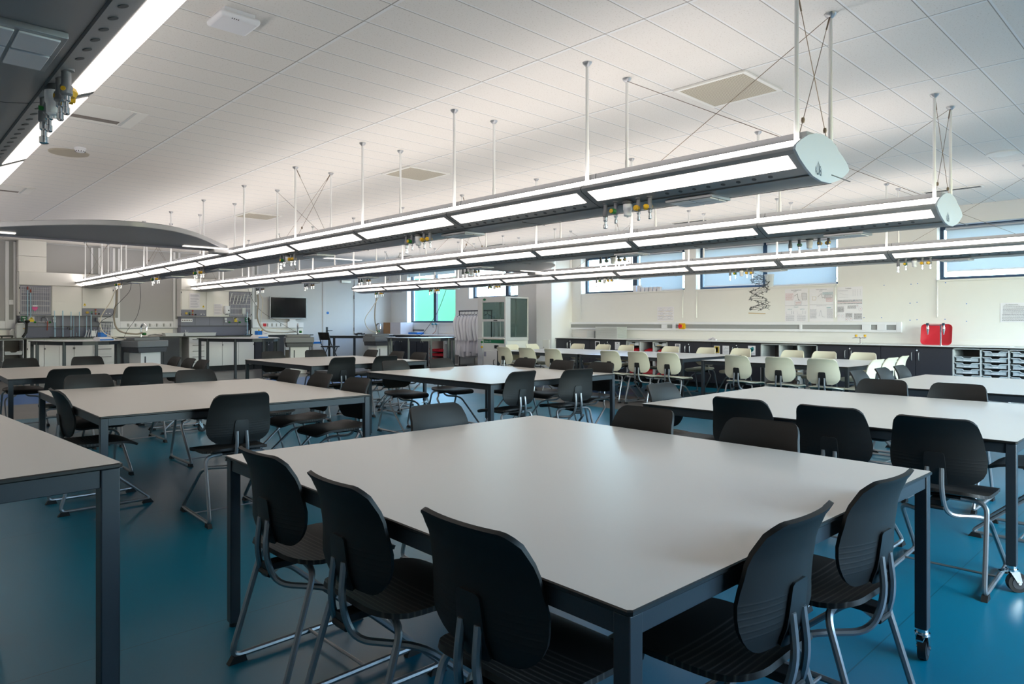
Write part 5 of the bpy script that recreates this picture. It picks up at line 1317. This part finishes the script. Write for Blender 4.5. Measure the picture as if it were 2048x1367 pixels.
    g = G(); B(g, a0, a0+.115, 18.455, 18.459, 1.275, 1.405); c_ = mx(a0+.058); g.box(c_-.028,c_+.028,18.452,18.456,1.365,1.385,1); g.box(c_-.010,c_+.010,18.452,18.456,1.295,1.350,1); g.box(c_-.028,c_+.028,18.452,18.456,1.313,1.332,1); obj('first_aid_sign', g, [M['sign_green'], M['white_plastic']], T, smooth=False)
    ht = 1.255 if not mir else 1.27
    c_ = mx(ht); g = G(); zt = 1.69; g.add([(c_-.030,YB-.001,zt-.03),(c_+.030,YB-.001,zt-.03),(c_,YB-.001,zt+.03)], [(0,1,2)]); g.box(c_-.003,c_+.003,YB-.003,YB-.0015,zt-.018,zt+.010,1); g.box(c_-.014,c_+.014,YB-.003,YB-.001,zt-.048,zt-.040,1); obj('hazard_triangle', g, [M['sign_yellow'], M['black']], T, smooth=False)
    # multi socket on the splashback
    xs0 = W-.30; g = G(); B(g, xs0, xs0+.27, 18.42, 18.46, 1.28, 1.365); 
    for k in range(6): B(g, xs0+.02+.042*k, xs0+.045+.042*k, 18.417, 18.421, 1.31, 1.335, 1)
    obj('socket_strip', g, [M['white_plastic'], M['interior']], T, bevel=.003)
    return T
station(2.51, 4.36, False, 'wall station with wire draining grid, white doors and grey splashback behind the retort stands', True)
station(5.88, 7.70, True, 'wall station with notices, soap dispenser and draining grid on its far side', False)
# papers, dispenser and hanging things on the stations
def sheet_y(x0, x1, z0, z1, Y, label, rows, header=True):
    T = thing('notice', label, 'notice', ((x0+x1)/2, Y, z0), world=True)
    g = G(); g.box(x0,x1,Y-.003,Y-.0005,z0,z1); obj('sheet', g, M['paper'], T, smooth=False); g = G(); w = x1-x0; h = z1-z0
    for k in range(rows):
        z = z1-h*(.10+.86*k/rows); 
        if k and k % 4 == 0: continue
        g.box(x0+.08*w, x1-rnd.uniform(.06,.35)*w, Y-.0042, Y-.0028, z-.006, z, 1 if k else 0)
    obj('print', g, [M['ink'], M['ink_pale']], T, smooth=False)
sheet_y(xa(379,18.35), xa(400,18.35), 1.63, 2.02, 18.355, 'laminated notice full of text on the station door with the small triangle', 20)
sheet_y(xa(428,18.35), xa(445,18.35), 1.46, 1.76, 18.355, 'white printed sheet beside the soap dispenser', 12)
T = thing('soap_dispenser', 'white soap dispenser on the station door beside the draining grid', 'dispenser', (7.0, 18.3, 1.46), world=True)
x0 = xa(447,18.35); g = G(); g.box(x0,x0+.13,18.24,18.358,1.50,1.71); obj('body', g, M['white_plastic'], T, bevel=.02); g = G(); g.cyl((x0+.095,18.238,1.585),(x0+.095,18.245,1.585),.018,n=14); obj('sight_window', g, M['black'], T); g = G(); g.tube([(x0-.0,18.25,1.47),(x0+.05,18.22,1.48),(x0+.13,18.25,1.47)], .008); obj('elbow_lever', g, M['chrome'], T)
def burette(x, z0, z1, label, capm):
    T = thing('burette', label, 'glass tube', (x, 18.32, z0), world=True); g = G(); g.cyl((x,18.325,z0),(x,18.325,z1),.009,n=8); obj('tube', g, M['pale_glass'], T); g = G(); g.cyl((x,18.325,z1),(x,18.325,z1+.07),.013,n=8); obj('cap', g, M[capm], T)
M['pale_glass'] = mat('pale_blue_glass', (170,205,225), .15, spec=.6)
burette(2.665, 1.40, 1.99, 'glass tube with red and white cap on the draining grid', 'rubber_red'); burette(2.72, 1.37, 1.93, 'shorter glass tube with a red cap on the draining grid', 'rubber_red')
T = thing('pink_card', 'pink heart-shaped card hanging on the draining grid', 'card', (2.80, 18.33, 1.50), world=True)
g = G(); pts = []
for k in range(24):
    t = 2*PI*k/24; pts.append((2.80+.0034*16*math.sin(t)**3, 1.575+.0036*(13*math.cos(t)-5*math.cos(2*t)-2*math.cos(3*t)-math.cos(4*t))))
g.prism(pts, 18.335, 18.34, 'y'); obj('heart', g, M['pink'], T, smooth=False); g = G(); g.box(2.76,2.85,18.338,18.344,1.62,1.65); obj('clip', g, M['white_plastic'], T)
for k in range(6):
    x = 7.14+.085*k; z = (2.04,1.98,1.98,1.98,2.03,2.0)[k]
    T = thing('measuring_cylinder', 'frosted measuring cylinder hanging slanted on the draining grid, %s one' % ('first','second','third','fourth','fifth','sixth')[k], 'glassware', (x, 18.31, z-.2), group='frosted cylinders on the draining grid', world=True)
    g = G(); g.cyl((x,18.30,z),(x-.05,18.30,z-.22),.013,n=8); obj('tube', g, M['clear'], T); g = G(); g.lathe([(.028,-.005),(.028,.005)], (0,0,0), n=6); g.v = [(a_+x, b_+18.30, c_+z) for a_, b_, c_ in g.v]; obj('base', g, M['clear'], T)
g = G(); g.box(7.42,7.51,18.30,18.335,1.50,1.66); g.box(7.455,7.475,18.31,18.32,1.43,1.50); t = obj('white_bottle', g, M['clear'], bevel=.008); tag(t, 'white plastic bottle hanging on the draining grid beside the screen trunking', 'bottle')

# grey boards, trunking and the screen
def board(x0, x1, z0, z1, label, Y=18.735):
    g = G(); g.box(x0, x1, Y, 18.748, z0, z1); t = obj('wall_board', g, M['board'], smooth=False); tag(t, label, 'board')
board(xa(93,18.73)+.0, 4.37, 2.41, CZ-.03, 'grey board high on the wall above the retort stand station')
board(4.58, 5.80, 1.295, 3.06, 'tall grey board framed by white trunking between the two stations')
board(1.5, XY(11,18.73), 1.31, CZ-.03, 'grey board at the picture edge beside the white trunking')
board(6.0, 7.72, 2.42, 3.06, 'grey board high on the wall above the second station')
def trunk(pieces, infill, label, extra=None):
    g = G()
    for x0, x1, z0, z1 in pieces: g.box(x0,x1,18.69,18.748,z0,z1)
    for x0, x1, z0, z1 in infill: g.box(x0,x1,18.682,18.70,z0,z1,1)
    t = obj('wall_trunking', g, [M['white_plastic'], M['grey_infill']], smooth=False, bevel=.006); tag(t, label, 'trunking'); return t
trunk([(2.31,2.50,1.13,3.07)], [(2.375,2.455,1.33,3.07)], 'white upright trunking with a small socket box at the picture edge')
g = G(); g.box(1.6,2.31,18.70,18.748,1.13,1.30); t = obj('wall_trunking', g, M['white_plastic'], bevel=.006); tag(t, 'white level trunking under the board at the picture edge', 'trunking')
g = G(); g.box(2.37,2.46,18.655,18.682,1.66,1.77); t = obj('socket_box', g, M['white_plastic'], bevel=.006); tag(t, 'small white socket box on the upright trunking at the picture edge', 'socket')
t = trunk([(4.42,4.58,1.13,3.07),(5.80,5.955,1.13,3.07),(4.58,5.80,1.13,1.295)], [(4.475,4.535,1.38,3.07),(5.85,5.925,1.36,3.07)], 'U-shaped white trunking with a row of sockets round the grey board')
for k in range(6):
    g = G(); x = 4.78+.163*k; g.box(x,x+.115,18.672,18.69,1.165,1.235); q = obj('twin_socket', g, M['white_plastic'], t, bevel=.003)
    g = G(); [g.box(x+.02+.05*j,x+.03+.05*j,18.669,18.6725,1.195,1.205) for j in range(2)]; obj('socket_holes', g, M['interior'], q, smooth=False)
g = G()
for k in range(7): x = 4.735+.163*k; g.box(x,x+.035,18.682,18.6915,1.165,1.24)
obj('infill_strips', g, M['grey_infill'], t, smooth=False)
for a, b_ in ((3.96, 4.16),):
    t = trunk([(a,a+.05,2.43,3.05),(b_-.05,b_,2.43,3.05)], [(a+.05,b_-.05,2.43,3.05)], 'short upright trunking crossing the high grey board')
t = trunk([(7.86,8.03,1.12,3.07),(8.03,9.38,1.12,1.27)], [(7.92,7.985,1.36,3.07)], 'L-shaped white trunking below and beside the wall screen')
g = G(); g.box(7.91,8.0,18.65,18.69,1.74,1.83); obj('switch_box', g, M['white_plastic'], t, bevel=.004)
for x, mm in ((8.16,'red'),(8.30,'white_plastic'),(8.44,'white_plastic'),(8.56,'white_plastic'),(9.02,'white_plastic'),(9.20,'white_plastic')):
    g = G(); g.box(x,x+.09,18.675,18.69,1.155,1.24); obj('outlet', g, M[mm], t, bevel=.003)
g = G(); [g.box(x,x+.03,18.684,18.6915,1.155,1.24) for x in (8.27,8.40,8.53,8.66,8.98,9.13)]; obj('infill_strips', g, M['grey_infill'], t, smooth=False)
T = thing('tv', 'black wall screen with a thin silver frame beside the door', 'TV', (8.97, 18.62, 1.36), world=True)
tx0, tx1 = xa(540,18.60), xa(613.5,18.60); z0, z1 = 1.375, 2.0
g = G(); g.box(tx0,tx1,18.60,18.66,z0,z1); obj('casing', g, M['alu'], T, bevel=.006); g = G(); g.box(tx0+.022,tx1-.022,18.597,18.602,z0+.028,z1-.022); obj('screen', g, M['screen'], T, smooth=False)
g = G(); g.box(8.70,8.98,18.66,18.745,1.5,1.9); obj('wall_mount', g, M['gunmetal'], T); 
g = G(); g.prism([(8.86,1.11),(9.20,1.11),(9.18,1.28),(9.11,1.31),(9.10,1.40),(8.93,1.40),(8.92,1.31),(8.86,1.28)], 18.64, 18.688, 'y'); t = obj('screen_bracket', g, M['white_plastic'], bevel=.006); tag(t, 'white moulded cover on the trunking right under the wall screen'.replace('right ', ''), 'bracket')
for x0, x1, lb in ((4.37,5.80,'pale upstand under the U-shaped trunking'), (7.76,9.38,'white upstand under the screen trunking'), (-1.5,2.5,'pale upstand at the picture edge')):
    g = G(); g.box(x0,x1,18.725,18.747,.926,1.10); t = obj('upstand', g, M['white'], smooth=False); tag(t, lb+' on the screen wall', 'panel')

# ------------------------------------------------------------------ things on those worktops
TZ = .926
T = thing('jerrycan', 'white plastic canister with a black cap handle on the worktop end', 'canister', (2.42, 18.36, TZ), world=True)
x0, x1 = XY(31,18.36), XY(50,18.36); xm = (x0+x1)/2
g = G(); g.box(x0,x1,18.26,18.46,TZ,TZ+.28); g.prism([(x0,TZ+.28),(x1,TZ+.28),(xm+.05,TZ+.335),(xm-.05,TZ+.335)], 18.27, 18.45, 'y'); obj('body', g, M['clear'], T, bevel=.02); g = G(); g.cyl((xm,18.36,TZ+.33),(xm,18.36,TZ+.37),.04,n=14); g.tube([(xm-.05,18.36,TZ+.36),(xm-.03,18.36,TZ+.42),(xm+.06,18.36,TZ+.42),(xm+.05,18.36,TZ+.35)], .009); obj('cap', g, M['black'], T)
g = G(); g.box(x1-.05,x1-.0,18.256,18.26,TZ+.2,TZ+.215); obj('yellow_strip', g, M['yellow'], T)
g = G(); g.tube([(2.56,18.2,TZ+.02),(2.62,18.22,TZ+.12),(2.64,18.24,TZ+.33)], .026, n=10); g.lathe([(.03,0),(.05,.03),(.05,.05),(.03,.06)], (2.645,18.24,TZ+.33), n=14); t = obj('torch', g, M['black']); tag(t, 'black torch-shaped tool leaning beside the white canister', 'tool')
g = G(); xm = XY(13,18.3); g.box(xm-.11,xm+.11,18.2,18.4,TZ+.03,TZ+.06); [g.box(xm+s*.09-.012,xm+s*.09+.012,18.22,18.25,TZ,TZ+.03) for s in (-1,1)]; t = obj('small_stand', g, M['black'], bevel=.004); tag(t, 'small black footed stand on the worktop at the picture edge', 'stand')
g = G(); xm = XY(26,18.5); g.lathe([(.06,0),(.06,.16),(.03,.19),(.02,.2)], (xm,18.5,TZ), n=14); t = obj('wash_bottle', g, M['clear']); tag(t, 'translucent bottle half hidden behind the white canister', 'bottle')
for k, (u, Y, vt, lb) in enumerate([(109.5,18.30,621,'first'),(111,18.42,630,'second'),(126,18.36,621,'third'),(142,18.28,623,'fourth'),(147.5,18.42,621,'fifth'),(153.5,18.48,623,'sixth'),(158.5,18.30,623,'seventh'),(173,18.36,623,'eighth'),(182.5,18.34,623,'last')]):
    x = XY(u, Y); zt = ZY(u, vt, Y)
    T = thing('retort_stand', 'retort stand with a pale steel rod and black base, %s along the station worktop' % lb, 'stand', (x, Y, TZ), group='retort stands', world=True)
    g = G(); g.box(x-.10,x+.06,Y-.05,Y+.05,TZ,TZ+.014); obj('base', g, M['black'] if k != 7 else M['navy'], T, bevel=.003); g = G(); g.cyl((x,Y,TZ+.014),(x+rnd.uniform(-.008,.008),Y,zt),(.008,.006,.011,.008,.007,.006,.008,.007,.012)[k],n=8); obj('rod', g, M['pale_glass'], T)
    if k in (3,):
        g = G(); g.tube([(x-.34,Y-.02,TZ+.20),(x+.02,Y-.02,TZ+.19)], .006, n=6); g.box(x-.03,x+.03,Y-.04,Y+.02,TZ+.175,TZ+.215); g.tube([(x-.08,Y-.02,TZ+.20),(x-.06,Y-.02,TZ+.24),(x+.03,Y-.02,TZ+.235)], .008, n=6); obj('clamp', g, M['gunmetal'], T)
T = thing('drying_rack', 'white wire test tube rack stacked on the station worktop by the blue balance', 'rack', (4.1, 18.28, TZ), world=True)
g = G(); x0, x1 = XY(196,18.3), XY(223,18.3)
for z in (TZ+.02,TZ+.10,TZ+.17,TZ+.24,TZ+.31): g.tube([(x0+.02*(z-TZ)/.1,18.22,z),(x1,18.22,z-.01),(x1,18.36,z-.01),(x0+.02*(z-TZ)/.1,18.36,z)], .005, n=5, closed=True)
for k in range(6): x = x0+.02+(x1-x0-.02)*k/5; g.tube([(x,18.22,TZ),(x+.03,18.22,TZ+.33)], .005, n=5); g.tube([(x,18.36,TZ),(x+.03,18.36,TZ+.33)], .005, n=5)
obj('wire_frame', g, M['white_plastic'], T); g = G(); g.box(x0-.02,x1,18.20,18.38,TZ+.36,TZ+.46); obj('top_tray', g, M['shelf_grey'], T, bevel=.006)
g = G(); x0 = XY(170,18.25); 
for k in range(5): g.tube([(x0+.05*k,18.2,TZ),(x0+.03+.05*k,18.22,TZ+.16+.02*(k % 2)),(x0+.06+.05*k,18.3,TZ+.15),(x0+.05*k,18.3,TZ)], .006, n=5)
g.box(x0+.12,x0+.2,18.18,18.2,TZ+.02,TZ+.15); t = obj('clamp_heap', g, M['white_plastic']); tag(t, 'tangle of white plastic clamps beside the wire rack', 'clamps', kind='stuff')
def trayrow(u0, u1, Y, h, label):
    g = G(); x0, x1 = XY(u0,Y), XY(u1,Y); g.prism([(x0+.02,TZ),(x1-.02,TZ),(x1,TZ+h),(x1+.01,TZ+h),(x1+.01,TZ+h+.006),(x0-.01,TZ+h+.006),(x0-.01,TZ+h),(x0,TZ+h)], Y-.12, Y+.12, 'y'); t = obj('plastic_trough', g, M['clear'], smooth=False); tag(t, label, 'tray')
trayrow(327, 365, 18.34, .07, 'pale trough of instruments on the worktop under the grey board'); trayrow(366.5, 429, 18.34, .075, 'long translucent trough on the station worktop')
T = thing('tool_cup', 'small cup of white sticks behind the long translucent trough', 'cup', (6.05, 18.52, TZ), world=True); x = XY(372.5,18.48)
g = G(); g.lathe([(.035,0),(.045,.09)], (x,18.48,TZ), n=12); obj('cup', g, M['clear'], T); g = G(); [g.tube([(x+.02*math.cos(k),18.48+.02*math.sin(k),TZ+.02),(x+.05*math.cos(k*2.1),18.48+.03*math.sin(k),TZ+.15)], .004, n=4) for k in range(8)]; obj('sticks', g, M['white_plastic'], T)
g = G(); g.tube([(5.15,18.5,TZ+.01),(5.3,18.45,TZ+.05),(5.5,18.5,TZ+.02),(5.2,18.55,TZ+.03)], .012, n=6); t = obj('grey_tubing', g, M['grey_infill']); tag(t, 'loose grey tubing on the worktop behind the first sink post', 'tubing')
T = thing('microscope', 'dark microscope on a stand at the end of the second station', 'microscope', (XY(498,18.35), 18.35, TZ), world=True); x = XY(498,18.35)
g = G(); g.box(x-.07,x+.07,18.28,18.44,TZ,TZ+.03); g.box(x+.03,x+.06,18.34,18.38,TZ+.03,TZ+.42); obj('stand', g, M['black'], T, bevel=.004); g = G(); g.cyl((x+.01,18.33,TZ+.30),(x-.04,18.28,TZ+.46),.026,n=12); g.cyl((x-.0,18.33,TZ+.14),(x+.01,18.33,TZ+.30),.018,n=10); obj('tube', g, M['black'], T); g = G(); g.box(x-.06,x+.05,18.29,18.40,TZ+.13,TZ+.145); obj('stage', g, M['gunmetal'], T)
x = XY(494.5, 18.3); g = G(); g.cyl((x,18.3,TZ),(x,18.3,TZ+.62),.010,n=8); g.box(x-.06,x+.06,18.25,18.35,TZ,TZ+.012); t = obj('glass_column', g, M['pale_glass']); tag(t, 'tall pale glass rod standing beside the microscope', 'rod')
T = thing('gas_tap', 'bench gas taps with yellow knobs beside the small white box', 'tap', (8.24, 18.4, TZ), world=True); x = XY(521,18.4)
g = G(); g.cyl((x,18.4,TZ),(x,18.4,TZ+.10),.012); g.tube([(x-.07,18.4,TZ+.10),(x+.07,18.4,TZ+.10)], .009); obj('body', g, M['chrome'], T)
for d in (-.045,.045): g = G(); g.cyl((x+d,18.4,TZ+.11),(x+d,18.4,TZ+.145),.022,n=8); obj('knob', g, M['yellow'], T)
T = thing('wire_basket', 'upturned pale wire basket on the worktop below the screen', 'basket', (8.85, 18.45, TZ), world=True); g = G(); xm = XY(586,18.45)
for k in range(9): a = PI*k/8; g.tube([(xm+.17*math.cos(a),18.45+.12*math.sin(a)*(1 if k % 2 else -1),TZ),(xm+.05*math.cos(a),18.45,TZ+.16)], .004, n=5)
for z, r in ((.005,.17),(.06,.14),(.11,.10),(.15,.06)): g.tube([(xm+r*math.cos(t*PI/8),18.45+r*.7*math.sin(t*PI/8),TZ+z) for t in range(16)], .004, n=5, closed=True)
obj('wires', g, M['clear'], T)

# ------------------------------------------------------------------ curved high benches with sink posts and balances
def high_bench(cx, cy, a, b_, rz, label, legs):
    """Bench with a flat rear edge and a blunt curved front; a: half width, b_: depth."""
    T = thing('high_bench', label, 'bench', (cx, cy, 0), rz, group='curved high benches')
    out = [(-a,.0),(-a,-.30*b_),(-.62*a,-.80*b_),(-.30*a,-.985*b_),(0,-b_-.01),(.30*a,-.985*b_),(.62*a,-.80*b_),(a,-.30*b_),(a,.0)]
    g = G(); n = len(out); g.prism(out, .884, .900, 'z', 1); g.v = [tuple(p) for p in g.v]; g.f.append(tuple(range(n))); g.m.append(0); g.v += []
    g.add([(p[0]*.995, p[1]*.995-.002, .9004) for p in out], [tuple(range(n))], 0); obj('bench_top', g, [M['top_white'], M['edge']], T, smooth=False)
    ins = [(p[0]*.93, -.03+p[1]*.94) for p in out]
    g = G()
    for p, q in zip(ins, ins[1:]+ins[:1]):
        d = Vector((q[0]-p[0], q[1]-p[1], 0)).normalized(); nn = Vector((-d.y, d.x, 0))*.016
        P = [(p[0]-nn.x,p[1]-nn.y),(q[0]-nn.x,q[1]-nn.y),(q[0]+nn.x,q[1]+nn.y),(p[0]+nn.x,p[1]+nn.y)]; g.prism(P, .825, .883, 'z')
    obj('rail', g, M['slate'], T, smooth=False)
    for i in legs:
        x, y = ins[i]; g = G(); g.box(x-.025,x+.025,y-.025,y+.025,.0,.883); obj('leg', g, M['slate'], T, smooth=False, bevel=.002)
high_bench(3.25, 16.70, .82, 1.45, .06, 'curved high bench with dark legs in front of the white cupboards, blue balance on it', (0,1,2,4,6,7,8))
high_bench(6.62, 16.85, .88, 1.65, .03, 'curved high bench with dark legs in front of the second station, blue balance on it', (0,1,2,4,6,7,8))
high_bench(10.65, 17.75, 1.05, 1.0, .0, 'curved high bench before the door with a small black device on it', (0,1,2,6,7,8))
high_bench(10.10, 13.95, .85, 1.0, -.35, 'curved high bench with a bright top in front of the coat rack', (0,1,2,4,6,7,8))
def sink_post(cx, cy, rz, label, bucket=False):
    T = thing('sink_post', label, 'sink', (cx, cy, 0), rz)
    g = G(); g.box(-.22,.22,-.18,.18,0,.66); obj('pedestal', g, M['white'], T, bevel=.004); g = G(); g.box(-.14,-.115,-.186,-.18,.12,.58); obj('dark_slot', g, M['gunmetal'], T)
    g = G(); g.prism([(-.30,.66),(.30,.66),(.32,.73),(.32,.76),(-.32,.76),(-.32,.73)], -.24, .24, 'y'); obj('skirt', g, M['boom_dark'], T, bevel=.006)
    g = G(); g.box(-.34,.34,-.26,.26,.765,.90); g.box(-.30,.26,-.10,.25,.90,.965); obj('basin_block', g, M['sink'], T, bevel=.012)
    g = G(); g.box(-.24,.20,-.10,.18,.9655,.968); obj('basin_inside', g, M['boom_dark'], T, smooth=False)
    g = G(); g.tube([(-.02,.10,.96),(-.02,.10,1.20),(-.02,.02,1.25),(-.02,-.07,1.20),(-.02,-.07,1.10)], .016, fil=.06); tp = obj('swan_tap', g, M['chrome'], T)
    g = G(); g.cyl((.02,.10,1.03),(.08,.10,1.03),.03,n=8); obj('knob', g, M['green'], tp)
sink_post(4.22, 15.35, .35, 'grey sink post on a white pedestal beside the first curved bench')
sink_post(7.95, 16.1, -.35, 'grey sink post on a white pedestal at the end of the second curved bench')
sink_post(9.95, 15.55, .1, 'grey sink post on a white pedestal in front of the dark corner cupboards')
g = G(); g.lathe([(.10,0),(.12,.22),(.123,.235)], (8.05, 15.62, .0), n=18); t = obj('black_bucket', g, M['black']); tag(t, 'black bucket at the foot of the second sink post', 'bucket')
def balance(cx, cy, rz, label):
    T = thing('balance', label, 'balance', (cx, cy, .9015), rz)
    g = G(); g.prism([(-.16,0),(.16,0),(.16,.05),(.10,.07),(-.10,.07),(-.16,.03)], -.12, .12, 'x'); g.v = [(b0*1.0, a0, c0) for b0, a0, c0 in [(p[0], p[1], p[2]) for p in g.v]]; obj('body', g, M['white_plastic'], T, bevel=.008)
    g = G(); g.box(-.13,.13,-.165,-.155,.006,.03); obj('display', g, M['blue'], T, bevel=.003)
    g = G(); g.lathe([(.075,.071),(.085,.075),(.085,.16),(.08,.163)], (0,.03,0), n=4); g.v = [tuple(Matrix.Rotation(PI/4,3,'Z') @ Vector((p[0],p[1]-.03,p[2])) + Vector((0,.03,0))) for p in g.v]; obj('weighing_tub', g, M['blue'], T, smooth=False)
balance(3.55, 15.75, .2, 'white electronic balance with a blue tub on the first curved bench'); balance(6.85, 15.9, .2, 'white electronic balance with a blue tub on the second curved bench')
T = thing('control_box', 'small white box with a slot on the second curved bench', 'box', (7.15, 16.3, .9015), .2); g = G(); g.box(-.07,.07,-.06,.06,0,.14); obj('case', g, M['white_plastic'], T, bevel=.006); g = G(); g.box(-.04,.04,-.063,-.059,.09,.10); obj('slot', g, M['ink_pale'], T)
T = thing('network_device', 'small black device with short legs on the bench before the door', 'device', (10.35, 17.2, .9015)); g = G(); g.box(-.13,.13,-.08,.08,.02,.055); [g.box(s*.1-.015,s*.1+.015,-.05,.05,0,.02) for s in (-1,1)]; g.box(-.05,.06,-.05,.05,.055,.07); obj('case', g, M['black'], T, bevel=.004); g = G(); g.box(.05,.07,-.083,-.079,.03,.045); obj('light', g, M['white_plastic'], T)

# hoses and flexes hanging from the wings
def hose(pts, r, mm, label, n=8, cat='hose', nm='hose'):
    P = [Vector(p) for p in pts]; out = []
    for i in range(len(P)-1):
        p0, p1, p2, p3 = P[max(i-1,0)], P[i], P[i+1], P[min(i+2,len(P)-1)]
        for k in range(8):
            t = k/8; out.append(.5*((2*p1)+(p2-p0)*t+(2*p0-5*p1+4*p2-p3)*t*t+(3*p1-p0-3*p2+p3)*t**3))
    out.append(P[-1]); g = G(); g.tube(out, r, n=n); t = obj(nm, g, M[mm]); tag(t, label, cat)
hose([(3.745,15.50,1.93),(3.74,15.52,1.70),(3.70,15.55,1.35),(3.78,15.5,1.10),(4.05,15.40,1.03),(4.19,15.42,1.06)], .017, 'hose', 'thick grey hose looping from the first lit wing to the sink tap')
hose([(3.745,15.62,1.93),(3.66,15.66,1.68),(3.50,15.72,1.35),(3.52,15.62,1.08),(3.74,15.45,.95),(4.0,15.38,.935)], .009, 'cream', 'thin cream hose looping from the first lit wing past the bench')
hose([(3.86,14.95,2.05),(3.84,15.0,1.88),(3.72,15.1,1.7),(3.62,15.2,1.55),(3.60,15.25,1.42),(3.45,15.4,1.30),(3.40,15.5,1.15)], .0045, 'cable', 'dark coiled flex dropping beside the grey board', cat='cable', nm='flex')
hose([(4.0,14.9,2.05),(4.02,14.92,1.75),(3.98,15.0,1.4),(3.85,15.2,1.1),(3.80,15.25,.95)], .004, 'cable', 'thin straight cable dropping in front of the grey board', cat='cable', nm='flex')
hose([(6.645,15.5,1.92),(6.66,15.52,1.70),(6.66,15.55,1.35),(6.85,15.6,1.08),(7.4,15.9,1.02),(7.9,16.15,1.04)], .017, 'hose', 'thick grey hose looping from the second wing to its sink post')
hose([(6.645,15.38,1.92),(6.72,15.4,1.75),(6.70,15.45,1.40),(6.78,15.55,1.18),(7.4,15.95,1.10),(7.92,16.2,1.08)], .008, 'cream', 'thin white hose looping from the second wing to its sink post')
hose([(6.50,15.7,2.05),(6.62,15.75,1.8),(6.9,15.8,1.5),(7.5,15.95,1.2),(7.9,16.0,.98)], .004, 'cable', 'thin cable crossing the screen edge from the second wing', cat='cable', nm='flex')
hose([(9.835,15.5,1.92),(9.80,15.52,1.6),(9.82,15.55,1.3),(9.90,15.58,1.08),(9.96,15.6,1.0)], .015, 'hose', 'grey hose hanging from the window-side wing to the third sink post')
hose([(9.835,15.4,1.92),(9.70,15.5,1.65),(9.55,15.6,1.35),(9.65,15.6,1.1),(9.95,15.6,.98)], .009, 'cream', 'white hose bulging away from the window-side wing to the third sink post')
hose([(10.35,13.2,2.06),(10.6,13.9,1.5),(10.9,14.9,.98),(11.2,15.6,.92)], .006, 'cable', 'dark flex slanting across the green window', cat='cable', nm='flex')
# ------------------------------------------------------------------ camera
cam = bpy.data.cameras.new('camera'); co = bpy.data.objects.new('camera', cam); COL.objects.link(co)
co.location = (0, 0, EYE); co.rotation_euler = (PI/2, 0, YAW - PI/2)
cam.sensor_width = 36; cam.lens = F/2048*36; cam.shift_y = -(683.5-HY)/2048
cam.clip_start = .02; cam.clip_end = 300
SC.camera = co

# ------------------------------------------------------------------ daylight
w = bpy.data.worlds.new('sky'); SC.world = w; w.use_nodes = True
nt = w.node_tree; bg = nt.nodes['Background']
sk = nt.nodes.new('ShaderNodeTexSky'); sk.sky_type = 'NISHITA'; sk.sun_disc = False; sk.sun_elevation = math.radians(38); sk.sun_rotation = math.radians(200); sk.dust_density = 1.5; sk.ozone_density = 2.0
nt.links.new(sk.outputs[0], bg.inputs[0]); bg.inputs[1].default_value = SKY
def portal(name, loc, rot, sx, sy):
    l = bpy.data.lights.new(name, 'AREA'); l.shape = 'RECTANGLE'; l.size = sx; l.size_y = sy; l.cycles.is_portal = True
    o = bpy.data.objects.new(name, l); COL.objects.link(o); o.location = loc; o.rotation_euler = rot
for h in (W4, W3, W2, W1, W0): portal('window_portal', (XW+.32, (h[0]+h[1])/2, (h[2]+h[3])/2), (0, PI/2, 0), h[3]-h[2], h[1]-h[0])
for h in WN: portal('window_portal', ((h[0]+h[1])/2, YN-.32, (h[2]+h[3])/2), (PI/2, 0, 0), h[1]-h[0], h[3]-h[2])

vs = SC.view_settings; vs.view_transform = 'Standard'; vs.look = 'None'; vs.gamma = 1; vs.use_curve_mapping = False; vs.exposure = EXPO
SC.display_settings.display_device = 'sRGB'
cy = SC.cycles; cy.max_bounces = 8; cy.diffuse_bounces = 5; cy.glossy_bounces = 4; cy.transmission_bounces = 6; cy.transparent_max_bounces = 12
cy.sample_clamp_indirect = 6; cy.caustics_reflective = False; cy.caustics_refractive = False
